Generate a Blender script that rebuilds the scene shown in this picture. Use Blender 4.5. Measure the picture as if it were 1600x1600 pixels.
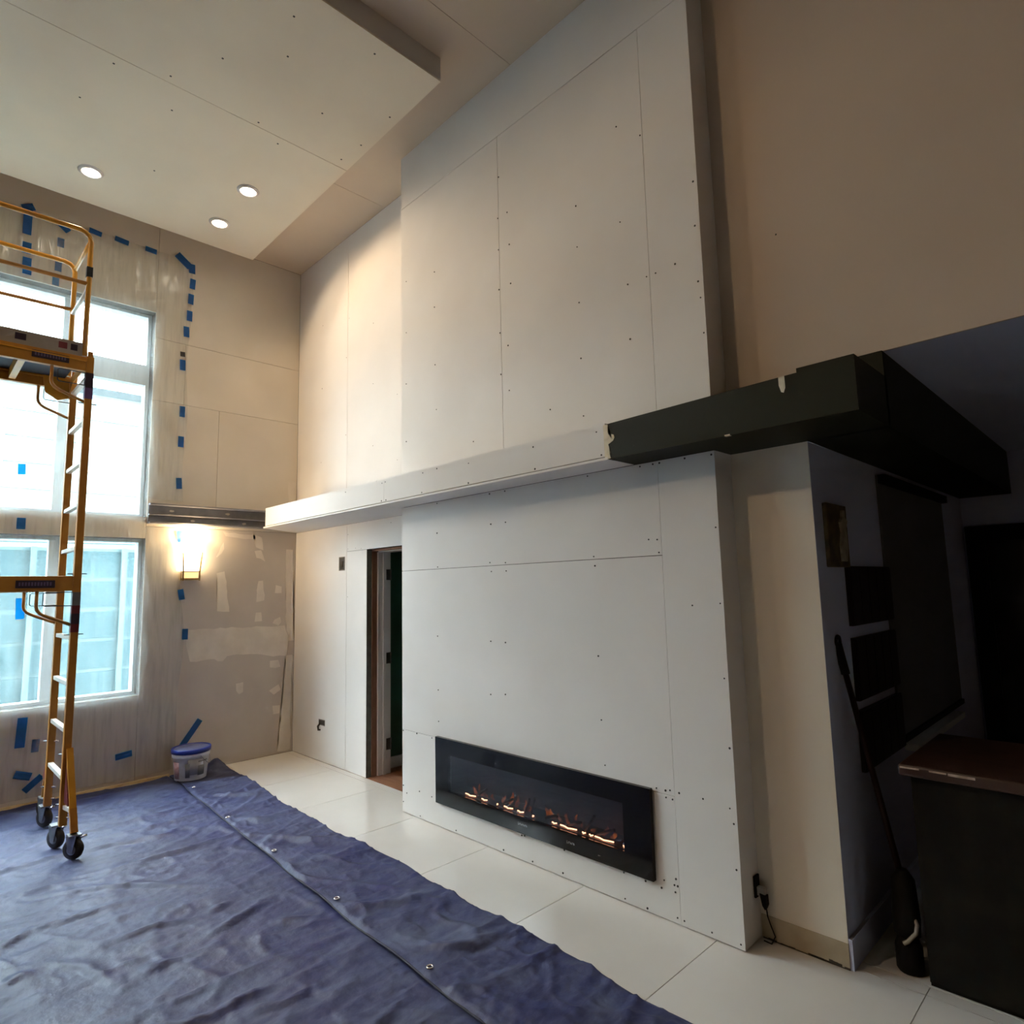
import bpy, bmesh, math, random
import numpy as np
from mathutils import Vector, Matrix

for o in list(bpy.data.objects):
    bpy.data.objects.remove(o, do_unlink=True)
SC = bpy.context.scene
COL = SC.collection
random.seed(7)

# ------------------------------------------------------------------ camera
def cam_axes(yaw, pitch, roll):
    f = Vector((-math.sin(yaw) * math.cos(pitch), math.cos(yaw) * math.cos(pitch), math.sin(pitch)))
    r = f.cross(Vector((0, 0, 1))).normalized()
    u = r.cross(f)
    r2 = math.cos(roll) * r + math.sin(roll) * u
    u2 = -math.sin(roll) * r + math.cos(roll) * u
    return r2, u2, f
cr, cu, cf = cam_axes(0.792901, 0.120199, -0.02359)
cam = bpy.data.cameras.new('camera')
cam.sensor_width = 36.0
cam.lens = 980.26 * 36.0 / 1600.0
cam.clip_start = 0.05
camo = bpy.data.objects.new('camera', cam)
COL.objects.link(camo)
M = Matrix.Identity(4)
for i in range(3):
    M[i][0] = cr[i]; M[i][1] = cu[i]; M[i][2] = -cf[i]
M[0][3], M[1][3], M[2][3] = 0.0, 0.0, 1.65
camo.matrix_world = M
SC.camera = camo

# ------------------------------------------------------------------ sky (overcast daylight)
W = bpy.data.worlds.new('overcast_sky')
SC.world = W
W.use_nodes = True
bg = W.node_tree.nodes['Background']
bg.inputs[0].default_value = (0.86, 0.94, 1.0, 1)
bg.inputs[1].default_value = 15.0

SC.view_settings.view_transform = 'Standard'
SC.view_settings.look = 'None'
SC.view_settings.exposure = 0.8
SC.view_settings.gamma = 1.0
SC.view_settings.use_curve_mapping = False
try:
    SC.cycles.use_denoising = True
    SC.cycles.max_bounces = 8
    SC.cycles.diffuse_bounces = 4
    SC.cycles.use_adaptive_sampling = True
    SC.cycles.adaptive_threshold = 0.03
    SC.cycles.transparent_max_bounces = 16
except Exception:
    pass
WARM = (1.0, 0.70, 0.40)

# ------------------------------------------------------------------ materials
def mat(name, col, rough=0.6, metal=0.0, col2=None, nscale=3.0, ndetail=4.0, stretch=(1, 1, 1), ramp=(0.4, 0.65),
        bump=0.0, bscale=40.0, spec=0.5, emit=None, estr=0.0, coat=0.0):
    m = bpy.data.materials.new(name); m.use_nodes = True
    nt = m.node_tree; b = nt.nodes['Principled BSDF']
    b.inputs['Base Color'].default_value = (*col, 1)
    b.inputs['Roughness'].default_value = rough
    b.inputs['Metallic'].default_value = metal
    b.inputs['Specular IOR Level'].default_value = spec
    b.inputs['Coat Weight'].default_value = coat
    tc = nt.nodes.new('ShaderNodeTexCoord')
    mp = nt.nodes.new('ShaderNodeMapping'); mp.inputs['Scale'].default_value = stretch
    nt.links.new(tc.outputs['Object'], mp.inputs['Vector'])
    if col2 is not None:
        n = nt.nodes.new('ShaderNodeTexNoise'); n.inputs['Scale'].default_value = nscale; n.inputs['Detail'].default_value = ndetail
        nt.links.new(mp.outputs['Vector'], n.inputs['Vector'])
        r = nt.nodes.new('ShaderNodeValToRGB')
        r.color_ramp.elements[0].position = ramp[0]; r.color_ramp.elements[0].color = (*col, 1)
        r.color_ramp.elements[1].position = ramp[1]; r.color_ramp.elements[1].color = (*col2, 1)
        nt.links.new(n.outputs['Fac'], r.inputs['Fac'])
        nt.links.new(r.outputs['Color'], b.inputs['Base Color'])
    if bump > 0:
        n2 = nt.nodes.new('ShaderNodeTexNoise'); n2.inputs['Scale'].default_value = bscale; n2.inputs['Detail'].default_value = 5
        nt.links.new(mp.outputs['Vector'], n2.inputs['Vector'])
        bp = nt.nodes.new('ShaderNodeBump'); bp.inputs['Strength'].default_value = bump; bp.inputs['Distance'].default_value = 0.01
        nt.links.new(n2.outputs['Fac'], bp.inputs['Height']); nt.links.new(bp.outputs['Normal'], b.inputs['Normal'])
    if emit is not None:
        b.inputs['Emission Color'].default_value = (*emit, 1); b.inputs['Emission Strength'].default_value = estr
    return m

def schlick(nt, f0, k=0.9):
    lw = nt.nodes.new('ShaderNodeLayerWeight'); lw.inputs[0].default_value = 0.5
    p = nt.nodes.new('ShaderNodeMath'); p.operation = 'POWER'; p.inputs[1].default_value = 5.0
    nt.links.new(lw.outputs['Facing'], p.inputs[0])
    a = nt.nodes.new('ShaderNodeMath'); a.operation = 'MULTIPLY_ADD'; a.inputs[1].default_value = k; a.inputs[2].default_value = f0
    nt.links.new(p.outputs[0], a.inputs[0])
    return a.outputs[0]

def glassy(name, tint, transp, rough=0.02, gloss=(1, 1, 1)):
    """thin pane: transparent body with a mirror reflection on top"""
    m = bpy.data.materials.new(name); m.use_nodes = True
    nt = m.node_tree; nt.nodes.clear()
    o = nt.nodes.new('ShaderNodeOutputMaterial'); mx = nt.nodes.new('ShaderNodeMixShader')
    t = nt.nodes.new('ShaderNodeBsdfTransparent'); t.inputs[0].default_value = (*tint, 1)
    g = nt.nodes.new('ShaderNodeBsdfGlossy'); g.inputs[0].default_value = (*gloss, 1); g.inputs['Roughness'].default_value = rough
    nt.links.new(schlick(nt, transp), mx.inputs[0]); nt.links.new(t.outputs[0], mx.inputs[1]); nt.links.new(g.outputs[0], mx.inputs[2])
    nt.links.new(mx.outputs[0], o.inputs[0])
    return m

def plastic_film():
    m = bpy.data.materials.new('clear_plastic_film'); m.use_nodes = True
    nt = m.node_tree; nt.nodes.clear()
    o = nt.nodes.new('ShaderNodeOutputMaterial')
    tc = nt.nodes.new('ShaderNodeTexCoord'); mp = nt.nodes.new('ShaderNodeMapping')
    mp.inputs['Scale'].default_value = (1, 9, 0.9); mp.inputs['Rotation'].default_value = (0.22, 0, 0)
    nt.links.new(tc.outputs['Object'], mp.inputs['Vector'])
    n = nt.nodes.new('ShaderNodeTexNoise'); n.inputs['Scale'].default_value = 2.2; n.inputs['Detail'].default_value = 7; n.inputs['Roughness'].default_value = 0.62
    nt.links.new(mp.outputs['Vector'], n.inputs['Vector'])
    r = nt.nodes.new('ShaderNodeMapRange')
    r.inputs['From Min'].default_value = 0.46; r.inputs['From Max'].default_value = 0.74
    r.inputs['To Min'].default_value = 0.11; r.inputs['To Max'].default_value = 0.32
    nt.links.new(n.outputs['Fac'], r.inputs['Value'])
    t = nt.nodes.new('ShaderNodeBsdfTransparent'); t.inputs[0].default_value = (0.98, 0.99, 0.99, 1)
    d = nt.nodes.new('ShaderNodeBsdfDiffuse'); d.inputs[0].default_value = (0.86, 0.86, 0.84, 1)
    tl = nt.nodes.new('ShaderNodeBsdfTranslucent'); tl.inputs[0].default_value = (0.66, 0.82, 0.85, 1)
    a = nt.nodes.new('ShaderNodeMixShader'); a.inputs[0].default_value = 0.5
    nt.links.new(d.outputs[0], a.inputs[1]); nt.links.new(tl.outputs[0], a.inputs[2])
    mx = nt.nodes.new('ShaderNodeMixShader')
    nt.links.new(r.outputs[0], mx.inputs[0]); nt.links.new(t.outputs[0], mx.inputs[1]); nt.links.new(a.outputs[0], mx.inputs[2])
    g = nt.nodes.new('ShaderNodeBsdfGlossy'); g.inputs['Roughness'].default_value = 0.18
    m2 = nt.nodes.new('ShaderNodeMixShader')
    nt.links.new(schlick(nt, 0.035, 0.6), m2.inputs[0]); nt.links.new(mx.outputs[0], m2.inputs[1]); nt.links.new(g.outputs[0], m2.inputs[2])
    nt.links.new(m2.outputs[0], o.inputs[0])
    return m

MT = {}
MT['drywall'] = mat('white_drywall', (0.76, 0.74, 0.725), 0.75, col2=(0.71, 0.69, 0.675), nscale=1.3, bump=0.03, bscale=120)
MT['ceil_board'] = mat('ceiling_board', (0.73, 0.645, 0.515), 0.8, col2=(0.68, 0.60, 0.48), nscale=1.1, bump=0.03, bscale=120)
MT['ceil_shaded'] = mat('shaded_ceiling_board', (0.60, 0.50, 0.395), 0.8, col2=(0.56, 0.465, 0.37), nscale=1.1, bump=0.03, bscale=120)  # ceiling board again, with the shade above the dropped panel put into its colour
MT['tan_board'] = mat('tan_paper_drywall', (0.66, 0.60, 0.51), 0.8, col2=(0.60, 0.54, 0.455), nscale=1.2, bump=0.03, bscale=120)
MT['raw_board'] = mat('grey_brown_raw_board', (0.57, 0.51, 0.45), 0.85, col2=(0.50, 0.445, 0.39), nscale=2.0, ramp=(0.35, 0.7), bump=0.05, bscale=90)
MT['mud'] = mat('joint_compound', (0.72, 0.66, 0.575), 0.85, col2=(0.65, 0.59, 0.51), nscale=6, bump=0.08, bscale=50)
MT['core'] = mat('dark_wall_core', (0.10, 0.085, 0.07), 0.9, col2=(0.07, 0.06, 0.05), nscale=8)
MT['board_edge'] = mat('board_edge_gypsum', (0.15, 0.15, 0.13), 0.9, col2=(0.11, 0.11, 0.10), nscale=20)
MT['paint'] = mat('beige_wall_paint', (0.59, 0.49, 0.405), 0.7, col2=(0.56, 0.465, 0.385), nscale=0.9, bump=0.04, bscale=160)
MT['cream'] = mat('cream_wall_paint', (0.80, 0.73, 0.62), 0.7, col2=(0.76, 0.69, 0.585), nscale=1.2, bump=0.04, bscale=160)
MT['bare_strip'] = mat('bare_tan_strip', (0.50, 0.42, 0.30), 0.85, col2=(0.42, 0.34, 0.23), nscale=7)
MT['bluewhite'] = mat('pale_blue_grey_paint', (0.52, 0.57, 0.78), 0.6, col2=(0.49, 0.54, 0.74), nscale=1.0)
MT['green'] = mat('dark_green_paint', (0.0105, 0.0140, 0.0065), 0.6, col2=(0.009, 0.0122, 0.0056), nscale=2.0, spec=0.25, bump=0.03, bscale=60)
MT['hallgreen'] = mat('deep_green_wall_paint', (0.018, 0.075, 0.05), 0.6, col2=(0.015, 0.065, 0.043), nscale=2.0)
MT['dim'] = mat('brown_room_paint', (0.30, 0.23, 0.17), 0.7, col2=(0.27, 0.205, 0.15), nscale=1.5)
MT['chip'] = mat('bare_plaster_chip', (0.72, 0.66, 0.52), 0.9, col2=(0.6, 0.54, 0.42), nscale=25)
MT['tile'] = mat('polished_white_tile', (0.70, 0.69, 0.675), 0.13, col2=(0.67, 0.66, 0.645), nscale=2.5, spec=0.5)
MT['grout'] = mat('grey_grout', (0.42, 0.40, 0.37), 0.9, col2=(0.36, 0.34, 0.31), nscale=30)
MT['wood_floor'] = mat('reddish_wood_floor', (0.34, 0.17, 0.10), 0.45, col2=(0.26, 0.12, 0.07), nscale=4, stretch=(1, 8, 1))
MT['stud'] = mat('brown_stud_wood', (0.24, 0.11, 0.065), 0.7, col2=(0.18, 0.08, 0.045), nscale=6, stretch=(8, 8, 1))
MT['trimwhite'] = mat('white_trim_paint', (0.62, 0.58, 0.57), 0.4, col2=(0.59, 0.55, 0.54), nscale=4)
MT['hinge'] = mat('dark_hinge_metal', (0.10, 0.10, 0.10), 0.4, metal=0.8, col2=(0.07, 0.07, 0.07), nscale=20)
MT['steel'] = mat('grey_primed_steel', (0.26, 0.26, 0.275), 0.55, metal=0.0, col2=(0.20, 0.20, 0.215), nscale=9)
MT['frame_white'] = mat('white_window_frame', (0.74, 0.78, 0.80), 0.4, col2=(0.70, 0.74, 0.76), nscale=4)
MT['glass'] = glassy('window_glass', (0.93, 0.97, 0.97), 0.02)
MT['film'] = plastic_film()
MT['tape'] = mat('blue_painter_tape', (0.03, 0.11, 0.36), 0.6, col2=(0.025, 0.09, 0.30), nscale=30)
def translucent_mix(m, col, fac):
    nt = m.node_tree; out = nt.nodes['Material Output']; b = nt.nodes['Principled BSDF']
    t = nt.nodes.new('ShaderNodeBsdfTranslucent'); t.inputs[0].default_value = (*col, 1)
    mx = nt.nodes.new('ShaderNodeMixShader'); mx.inputs[0].default_value = fac
    nt.links.new(b.outputs[0], mx.inputs[1]); nt.links.new(t.outputs[0], mx.inputs[2]); nt.links.new(mx.outputs[0], out.inputs[0])
translucent_mix(MT['tape'], (0.002, 0.62, 1.0), 0.42)
MT['tape_dark'] = mat('black_tape', (0.02, 0.02, 0.025), 0.6, col2=(0.03, 0.03, 0.03), nscale=30)
MT['yellow'] = mat('scaffold_yellow_paint', (0.60, 0.29, 0.025), 0.38, col2=(0.50, 0.23, 0.02), nscale=9, coat=0.2)
MT['amber'] = mat('scaffold_ochre_paint', (0.44, 0.20, 0.025), 0.42, col2=(0.36, 0.155, 0.02), nscale=9)
MT['rung'] = mat('galvanised_rung', (0.66, 0.63, 0.58), 0.45, metal=0.2, col2=(0.58, 0.55, 0.5), nscale=12)
MT['chrome'] = mat('bright_zinc', (0.72, 0.72, 0.74), 0.25, metal=1.0, col2=(0.6, 0.6, 0.62), nscale=15)
MT['rubber'] = mat('black_rubber', (0.014, 0.014, 0.015), 0.55, col2=(0.02, 0.02, 0.02), nscale=15)
MT['wheelgrey'] = mat('caster_grey_steel', (0.25, 0.27, 0.30), 0.4, metal=0.7, col2=(0.2, 0.22, 0.25), nscale=15)
MT['wire'] = mat('dark_wire', (0.05, 0.06, 0.07), 0.4, metal=0.6, col2=(0.04, 0.05, 0.06), nscale=15)
MT['sticker'] = mat('dark_purple_sticker', (0.025, 0.016, 0.035), 0.45, col2=(0.035, 0.022, 0.05), nscale=30)
MT['stickerred'] = mat('dark_red_sticker', (0.16, 0.02, 0.03), 0.45, col2=(0.13, 0.015, 0.025), nscale=30)
MT['stickerpurple'] = mat('purple_sticker', (0.12, 0.07, 0.22), 0.45, col2=(0.1, 0.05, 0.18), nscale=30)
MT['stickertext'] = mat('sticker_print', (0.13, 0.10, 0.2), 0.5, col2=(0.11, 0.08, 0.17), nscale=30)
MT['ply'] = mat('dark_blue_grey_deck', (0.055, 0.08, 0.105), 0.6, col2=(0.04, 0.06, 0.08), nscale=7)
MT['toeboard'] = mat('grey_toe_board', (0.30, 0.27, 0.24), 0.6, col2=(0.26, 0.235, 0.21), nscale=9)
MT['fire_black'] = mat('black_fireplace_glass', (0.006, 0.006, 0.007), 0.10, col2=(0.008, 0.008, 0.009), nscale=5, spec=0.28)
MT['fire_box'] = mat('charcoal_firebox', (0.10, 0.105, 0.12), 0.6, col2=(0.075, 0.08, 0.092), nscale=3, stretch=(1, 1, 6))
MT['fire_pane'] = glassy('smoked_fire_pane', (0.66, 0.66, 0.68), 0.045)
MT['ember'] = mat('glowing_ember_strip', (0.9, 0.4, 0.2), 0.5, col2=(0.9, 0.5, 0.3), nscale=20, emit=(1.0, 0.40, 0.20), estr=5.0)
MT['log'] = mat('ash_grey_log', (0.09, 0.08, 0.075), 0.9, col2=(0.04, 0.035, 0.03), nscale=18, bump=0.4, bscale=40)
MT['print'] = mat('silver_print', (0.5, 0.5, 0.52), 0.3, metal=0.5, col2=(0.45, 0.45, 0.47), nscale=20)
MT['lamp_lens'] = mat('downlight_lens', (1, 1, 1), 0.5, col2=(1, 0.97, 0.95), nscale=5, emit=(1.0, 0.86, 0.66), estr=22.0)
MT['sconce_glass'] = mat('lit_sconce_glass', (1, 0.95, 0.85), 0.4, col2=(1, 0.93, 0.8), nscale=5, emit=(1.0, 0.78, 0.46), estr=13.0)
MT['sconce_low'] = mat('sconce_lower_glass', (0.9, 0.75, 0.45), 0.4, col2=(0.85, 0.7, 0.4), nscale=5, emit=(1.0, 0.66, 0.28), estr=0.7)
MT['brass'] = mat('aged_brass', (0.42, 0.28, 0.10), 0.35, metal=0.8, col2=(0.34, 0.22, 0.08), nscale=15)
MT['lid'] = mat('blue_plastic_lid', (0.018, 0.045, 0.34), 0.35, col2=(0.016, 0.04, 0.30), nscale=6)
MT['lidtop'] = mat('dusty_blue_lid_top', (0.16, 0.20, 0.40), 0.5, col2=(0.12, 0.15, 0.34), nscale=8)
MT['pail'] = mat('white_pail_plastic', (0.80, 0.78, 0.78), 0.4, col2=(0.56, 0.54, 0.53), nscale=6)
MT['label'] = mat('pail_grey_label', (0.42, 0.41, 0.42), 0.6, col2=(0.33, 0.32, 0.33), nscale=8)
MT['labelred'] = mat('pail_pink_label', (0.48, 0.30, 0.30), 0.6, col2=(0.36, 0.17, 0.17), nscale=30, ramp=(0.45, 0.6))
MT['labeldark'] = mat('pail_dark_print', (0.19, 0.19, 0.19), 0.6, col2=(0.24, 0.24, 0.24), nscale=20)
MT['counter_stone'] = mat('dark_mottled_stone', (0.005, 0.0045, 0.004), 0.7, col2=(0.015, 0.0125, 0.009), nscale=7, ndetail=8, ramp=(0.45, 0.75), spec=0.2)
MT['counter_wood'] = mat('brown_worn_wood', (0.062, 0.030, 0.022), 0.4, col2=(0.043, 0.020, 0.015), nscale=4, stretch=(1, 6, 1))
MT['worn'] = mat('pale_worn_edge', (0.55, 0.46, 0.40), 0.4, col2=(0.35, 0.25, 0.2), nscale=25)
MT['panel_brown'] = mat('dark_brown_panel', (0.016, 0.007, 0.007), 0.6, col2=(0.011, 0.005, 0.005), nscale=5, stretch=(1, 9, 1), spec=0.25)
MT['plaque'] = mat('dark_gilt_wood', (0.13, 0.09, 0.035), 0.6, col2=(0.05, 0.035, 0.02), nscale=14)
MT['plaque_fig'] = mat('pale_figure_relief', (0.42, 0.38, 0.30), 0.6, col2=(0.25, 0.22, 0.16), nscale=20)
MT['blind'] = mat('grey_roller_blind', (0.12, 0.13, 0.145), 0.8, col2=(0.105, 0.115, 0.13), nscale=2)
MT['black'] = mat('matt_black', (0.007, 0.007, 0.008), 0.75, col2=(0.009, 0.009, 0.009), nscale=10, spec=0.2)
MT['darkglass'] = mat('dark_glass', (0.01, 0.01, 0.011), 0.12, col2=(0.012, 0.012, 0.012), nscale=5)
MT['maroon'] = mat('dark_maroon_pole', (0.018, 0.006, 0.007), 0.5, col2=(0.014, 0.005, 0.006), nscale=10, spec=0.25)
MT['levergrey'] = mat('grey_lever', (0.42, 0.41, 0.40), 0.4, col2=(0.36, 0.35, 0.34), nscale=10)
MT['void'] = mat('dark_box_inside', (0.05, 0.042, 0.035), 0.8, col2=(0.03, 0.025, 0.02), nscale=12)
MT['boxmetal'] = mat('dull_box_metal', (0.22, 0.20, 0.18), 0.5, metal=0.5, col2=(0.16, 0.14, 0.12), nscale=20)
MT['screw'] = mat('black_screw', (0.02, 0.02, 0.022), 0.5, col2=(0.03, 0.03, 0.03), nscale=50)
MT['base_wood'] = mat('pale_wood_strip', (0.62, 0.50, 0.32), 0.7, col2=(0.5, 0.39, 0.24), nscale=12)
MT['fence'] = mat('blue_grey_fence_board', (0.040, 0.095, 0.108), 0.7, col2=(0.036, 0.085, 0.097), nscale=3, stretch=(1, 1, 5))
MT['fence_rail'] = mat('pale_fence_rail', (0.12, 0.19, 0.20), 0.7, col2=(0.11, 0.175, 0.185), nscale=3)
MT['house'] = mat('pale_house_siding', (0.20, 0.27, 0.28), 0.7, col2=(0.19, 0.255, 0.265), nscale=2)
MT['house_win'] = mat('house_window_glass', (0.12, 0.17, 0.19), 0.2, col2=(0.10, 0.12, 0.135), nscale=2)
MT['roof'] = mat('grey_roof', (0.16, 0.17, 0.18), 0.8, col2=(0.13, 0.14, 0.15), nscale=5)
MT['ground'] = mat('outdoor_gravel', (0.16, 0.16, 0.15), 0.9, col2=(0.11, 0.11, 0.10), nscale=6)

def tarp_mat():
    m = mat('navy_poly_tarp', (0.030, 0.040, 0.115), 0.42, bump=0.45, bscale=22, spec=0.5)
    nt = m.node_tree; b = nt.nodes['Principled BSDF']
    tc = nt.nodes.new('ShaderNodeTexCoord')
    def noise(sc, det, rough, st, a, bb):
        mp = nt.nodes.new('ShaderNodeMapping'); mp.inputs['Scale'].default_value = st
        nt.links.new(tc.outputs['Object'], mp.inputs['Vector'])
        n = nt.nodes.new('ShaderNodeTexNoise'); n.inputs['Scale'].default_value = sc; n.inputs['Detail'].default_value = det; n.inputs['Roughness'].default_value = rough
        n.inputs['Distortion'].default_value = 0.6
        nt.links.new(mp.outputs['Vector'], n.inputs['Vector'])
        r = nt.nodes.new('ShaderNodeMapRange'); r.inputs['From Min'].default_value = a; r.inputs['From Max'].default_value = bb
        nt.links.new(n.outputs['Fac'], r.inputs['Value'])
        return r.outputs[0]
    big = noise(1.1, 6, 0.6, (1, 1, 1), 0.36, 0.70)
    fine = noise(5.0, 8, 0.72, (1.6, 0.7, 1), 0.44, 0.70)
    mul = nt.nodes.new('ShaderNodeMath'); mul.operation = 'MULTIPLY_ADD'
    nt.links.new(big, mul.inputs[0]); mul.inputs[1].default_value = 0.35
    k = nt.nodes.new('ShaderNodeMath'); k.operation = 'MULTIPLY'; nt.links.new(fine, k.inputs[0]); k.inputs[1].default_value = 0.62
    nt.links.new(k.outputs[0], mul.inputs[2])
    mx = nt.nodes.new('ShaderNodeMixRGB'); mx.inputs[1].default_value = (0.0085, 0.015, 0.105, 1); mx.inputs[2].default_value = (0.098, 0.128, 0.225, 1)
    nt.links.new(mul.outputs[0], mx.inputs[0]); nt.links.new(mx.outputs[0], b.inputs['Base Color'])
    rr = nt.nodes.new('ShaderNodeMapRange'); rr.inputs['To Min'].default_value = 0.46; rr.inputs['To Max'].default_value = 0.75
    nt.links.new(mul.outputs[0], rr.inputs['Value']); nt.links.new(rr.outputs[0], b.inputs['Roughness'])
    return m
MT['tarp'] = tarp_mat()
MT['shaded_tarp_hem'] = mat('shadow_dark_tarp_hem', (0.005, 0.007, 0.030), 0.6, col2=(0.008, 0.010, 0.04), nscale=8)  # hem coloured dark to stand for the shadow along the tarp edge

# ------------------------------------------------------------------ geometry helpers
ORG = {}
def box(bm, x0, x1, y0, y1, z0, z1):
    v = [bm.verts.new(p) for p in ((x0, y0, z0), (x1, y0, z0), (x1, y1, z0), (x0, y1, z0), (x0, y0, z1), (x1, y0, z1), (x1, y1, z1), (x0, y1, z1))]
    for f in ((3, 2, 1, 0), (4, 5, 6, 7), (0, 1, 5, 4), (1, 2, 6, 5), (2, 3, 7, 6), (3, 0, 4, 7)):
        bm.faces.new([v[i] for i in f])
    return bm
def B(*a):
    return box(bmesh.new(), *a)
def tube(bm, pts, r, seg=10, cap=True, sq=False):
    pts = [Vector(p) for p in pts]
    if sq: seg = 4
    rings = []
    prev = None
    for i, p in enumerate(pts):
        if i == 0: t = pts[1] - pts[0]
        elif i == len(pts) - 1: t = pts[-1] - pts[-2]
        else: t = (pts[i + 1] - p).normalized() + (p - pts[i - 1]).normalized()
        t.normalize()
        if prev is None:
            a = Vector((0, 0, 1)) if abs(t.z) < 0.9 else Vector((1, 0, 0))
            u = t.cross(a).normalized()
        else:
            u = (prev - t * prev.dot(t)).normalized()
        w = t.cross(u); prev = u
        ph = math.pi / 4 if sq else 0
        rr = r * 1.4142 if sq else r
        rings.append([bm.verts.new(p + rr * (math.cos(ph + 2 * math.pi * k / seg) * u + math.sin(ph + 2 * math.pi * k / seg) * w)) for k in range(seg)])
    for a, b in zip(rings, rings[1:]):
        for k in range(seg):
            f = bm.faces.new((a[k], a[(k + 1) % seg], b[(k + 1) % seg], b[k])); f.smooth = not sq
    if cap:
        bm.faces.new(rings[0][::-1]); bm.faces.new(rings[-1])
    return bm
def T(pts, r, seg=10, sq=False):
    return tube(bmesh.new(), pts, r, seg, True, sq)
def lathe(prof, c, seg=32, bm=None, tilt=None):
    bm = bm or bmesh.new(); rings = []
    for r, z in prof:
        rings.append([bm.verts.new((c[0] + r * math.cos(2 * math.pi * k / seg), c[1] + r * math.sin(2 * math.pi * k / seg), c[2] + z)) for k in range(seg)])
    for a, b in zip(rings, rings[1:]):
        for k in range(seg):
            f = bm.faces.new((a[k], a[(k + 1) % seg], b[(k + 1) % seg], b[k])); f.smooth = True
    bm.faces.new(rings[0][::-1]); bm.faces.new(rings[-1])
    return bm
def prism(poly3, n, d):
    """extrude a planar 3D polygon along n by d"""
    bm = bmesh.new(); n = Vector(n)
    a = [bm.verts.new(p) for p in poly3]; b = [bm.verts.new(Vector(p) + n * d) for p in poly3]
    bm.faces.new(a); bm.faces.new(b[::-1])
    for i in range(len(a)):
        j = (i + 1) % len(a); bm.faces.new((a[j], a[i], b[i], b[j]))
    return bm
def obj(name, bm, m, parent=None, loc=None, bevel=0.0, recalc=True):
    if recalc: bmesh.ops.recalc_face_normals(bm, faces=bm.faces[:])
    org = ORG.get(parent.name, Vector((0, 0, 0))) if parent is not None else Vector(loc or (0, 0, 0))
    if org.length > 0:
        bmesh.ops.translate(bm, verts=bm.verts[:], vec=-org)
    me = bpy.data.meshes.new(name); bm.to_mesh(me); bm.free()
    me.materials.append(MT[m] if isinstance(m, str) else m)
    o = bpy.data.objects.new(name, me); COL.objects.link(o)
    if parent is not None: o.parent = parent
    else: o.location = org
    ORG[o.name] = org
    if bevel > 0:
        md = o.modifiers.new('bevel', 'BEVEL'); md.width = bevel; md.segments = 2; md.limit_method = 'ANGLE'
    return o
def tag(o, label, cat, group=None, kind=None):
    o['label'] = label; o['category'] = cat
    if group: o['group'] = group
    if kind: o['kind'] = kind
    return o
def thing(name, label, cat, loc, group=None):
    o = bpy.data.objects.new(name, None); COL.objects.link(o); o.location = loc; o.empty_display_size = 0.1
    ORG[o.name] = Vector(loc)
    return tag(o, label, cat, group)
def struct(name, bm, m, label, cat):
    return tag(obj(name, bm, m), label, cat, kind='structure')
G = 0.0018
TH = 0.0125
def sheet_y(parent, y, x0, x1, z0, z1, m='drywall', hole=None, proud=0.0):
    """board on a wall that faces -Y; front face at y - proud"""
    bm = bmesh.new(); f = y - proud; b = y + TH
    a0, a1, c0, c1 = x0 + G, x1 - G, z0 + G, z1 - G
    if hole:
        h0, h1, k0, k1 = hole
        if k1 < c1: box(bm, a0, a1, f, b, k1, c1)
        if k0 > c0: box(bm, a0, a1, f, b, c0, k0)
        kk0, kk1 = max(k0, c0), min(k1, c1)
        if h0 > a0: box(bm, a0, h0, f, b, kk0, kk1)
        if h1 < a1: box(bm, h1, a1, f, b, kk0, kk1)
    else:
        box(bm, a0, a1, f, b, c0, c1)
    return obj('drywall_sheet', bm, m, parent)
def sheet_x(parent, x, y0, y1, z0, z1, m='tan_board', sgn=1):
    """board on a wall facing +X (sgn 1): front face at x"""
    bm = B(x - TH if sgn > 0 else x, x if sgn > 0 else x + TH, y0 + G, y1 - G, z0 + G, z1 - G)
    return obj('drywall_sheet', bm, m, parent)
def screws_y(parent, y, pts, r=0.0062):
    bm = bmesh.new()
    for x, z in pts:
        rr = r * random.uniform(0.75, 1.15)
        a = [bm.verts.new((x + rr * math.cos(k * math.pi / 3), y - 0.0012, z + rr * math.sin(k * math.pi / 3))) for k in range(6)]
        b = [bm.verts.new((p.co.x, y + 0.002, p.co.z)) for p in a]
        bm.faces.new(a)
        for k in range(6): bm.faces.new((a[k], a[(k + 1) % 6], b[(k + 1) % 6], b[k]))
    o = obj('screw_heads', bm, 'screw', parent); o['kind'] = 'stuff'
    return o

XW, YW, YC, YR, ZC = -6.55, 3.12, 2.845, 3.02, 5.29
XMAX, YMIN = 3.4, -4.5
ZB0, ZB1, YB = 2.30, 2.485, 2.615       # ledge under/top/front
XL, XR = -4.135, -1.457                 # chimney breast sides

# ------------------------------------------------------------------ floor
floor = struct('floor', B(-6.8, XMAX + 0.2, YMIN - 0.2, YW + 0.005, -0.15, -0.004), 'grout', 'large polished white floor tiles with thin grey joints', 'floor')
xj = [-6.36 + 0.795 * k for k in range(12)]
xj = [XW] + [-5.565, -4.77, -3.975, -3.18, -2.39, -1.60, -0.81, -0.015, 0.78, 1.575, 2.37, XMAX]
yj = [YMIN, -3.31, -2.515, -1.72, -0.925, -0.13, 0.665, 1.46, 2.255, 3.05]
for i in range(len(xj) - 1):
    for j in range(len(yj)):
        y0 = yj[j]; y1 = yj[j + 1] if j + 1 < len(yj) else YW
        obj('floor_tile', B(xj[i] + 0.002, xj[i + 1] - 0.002, y0 + 0.002, y1 - 0.002, -0.012, 0.0), 'tile', floor)
dfloor = struct('floor_back', B(-1.2, XMAX + 0.2, YW + 0.006, 6.6, -0.15, -0.0005), 'tile', 'dim white floor of the dark room beyond the counter', 'floor')
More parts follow.
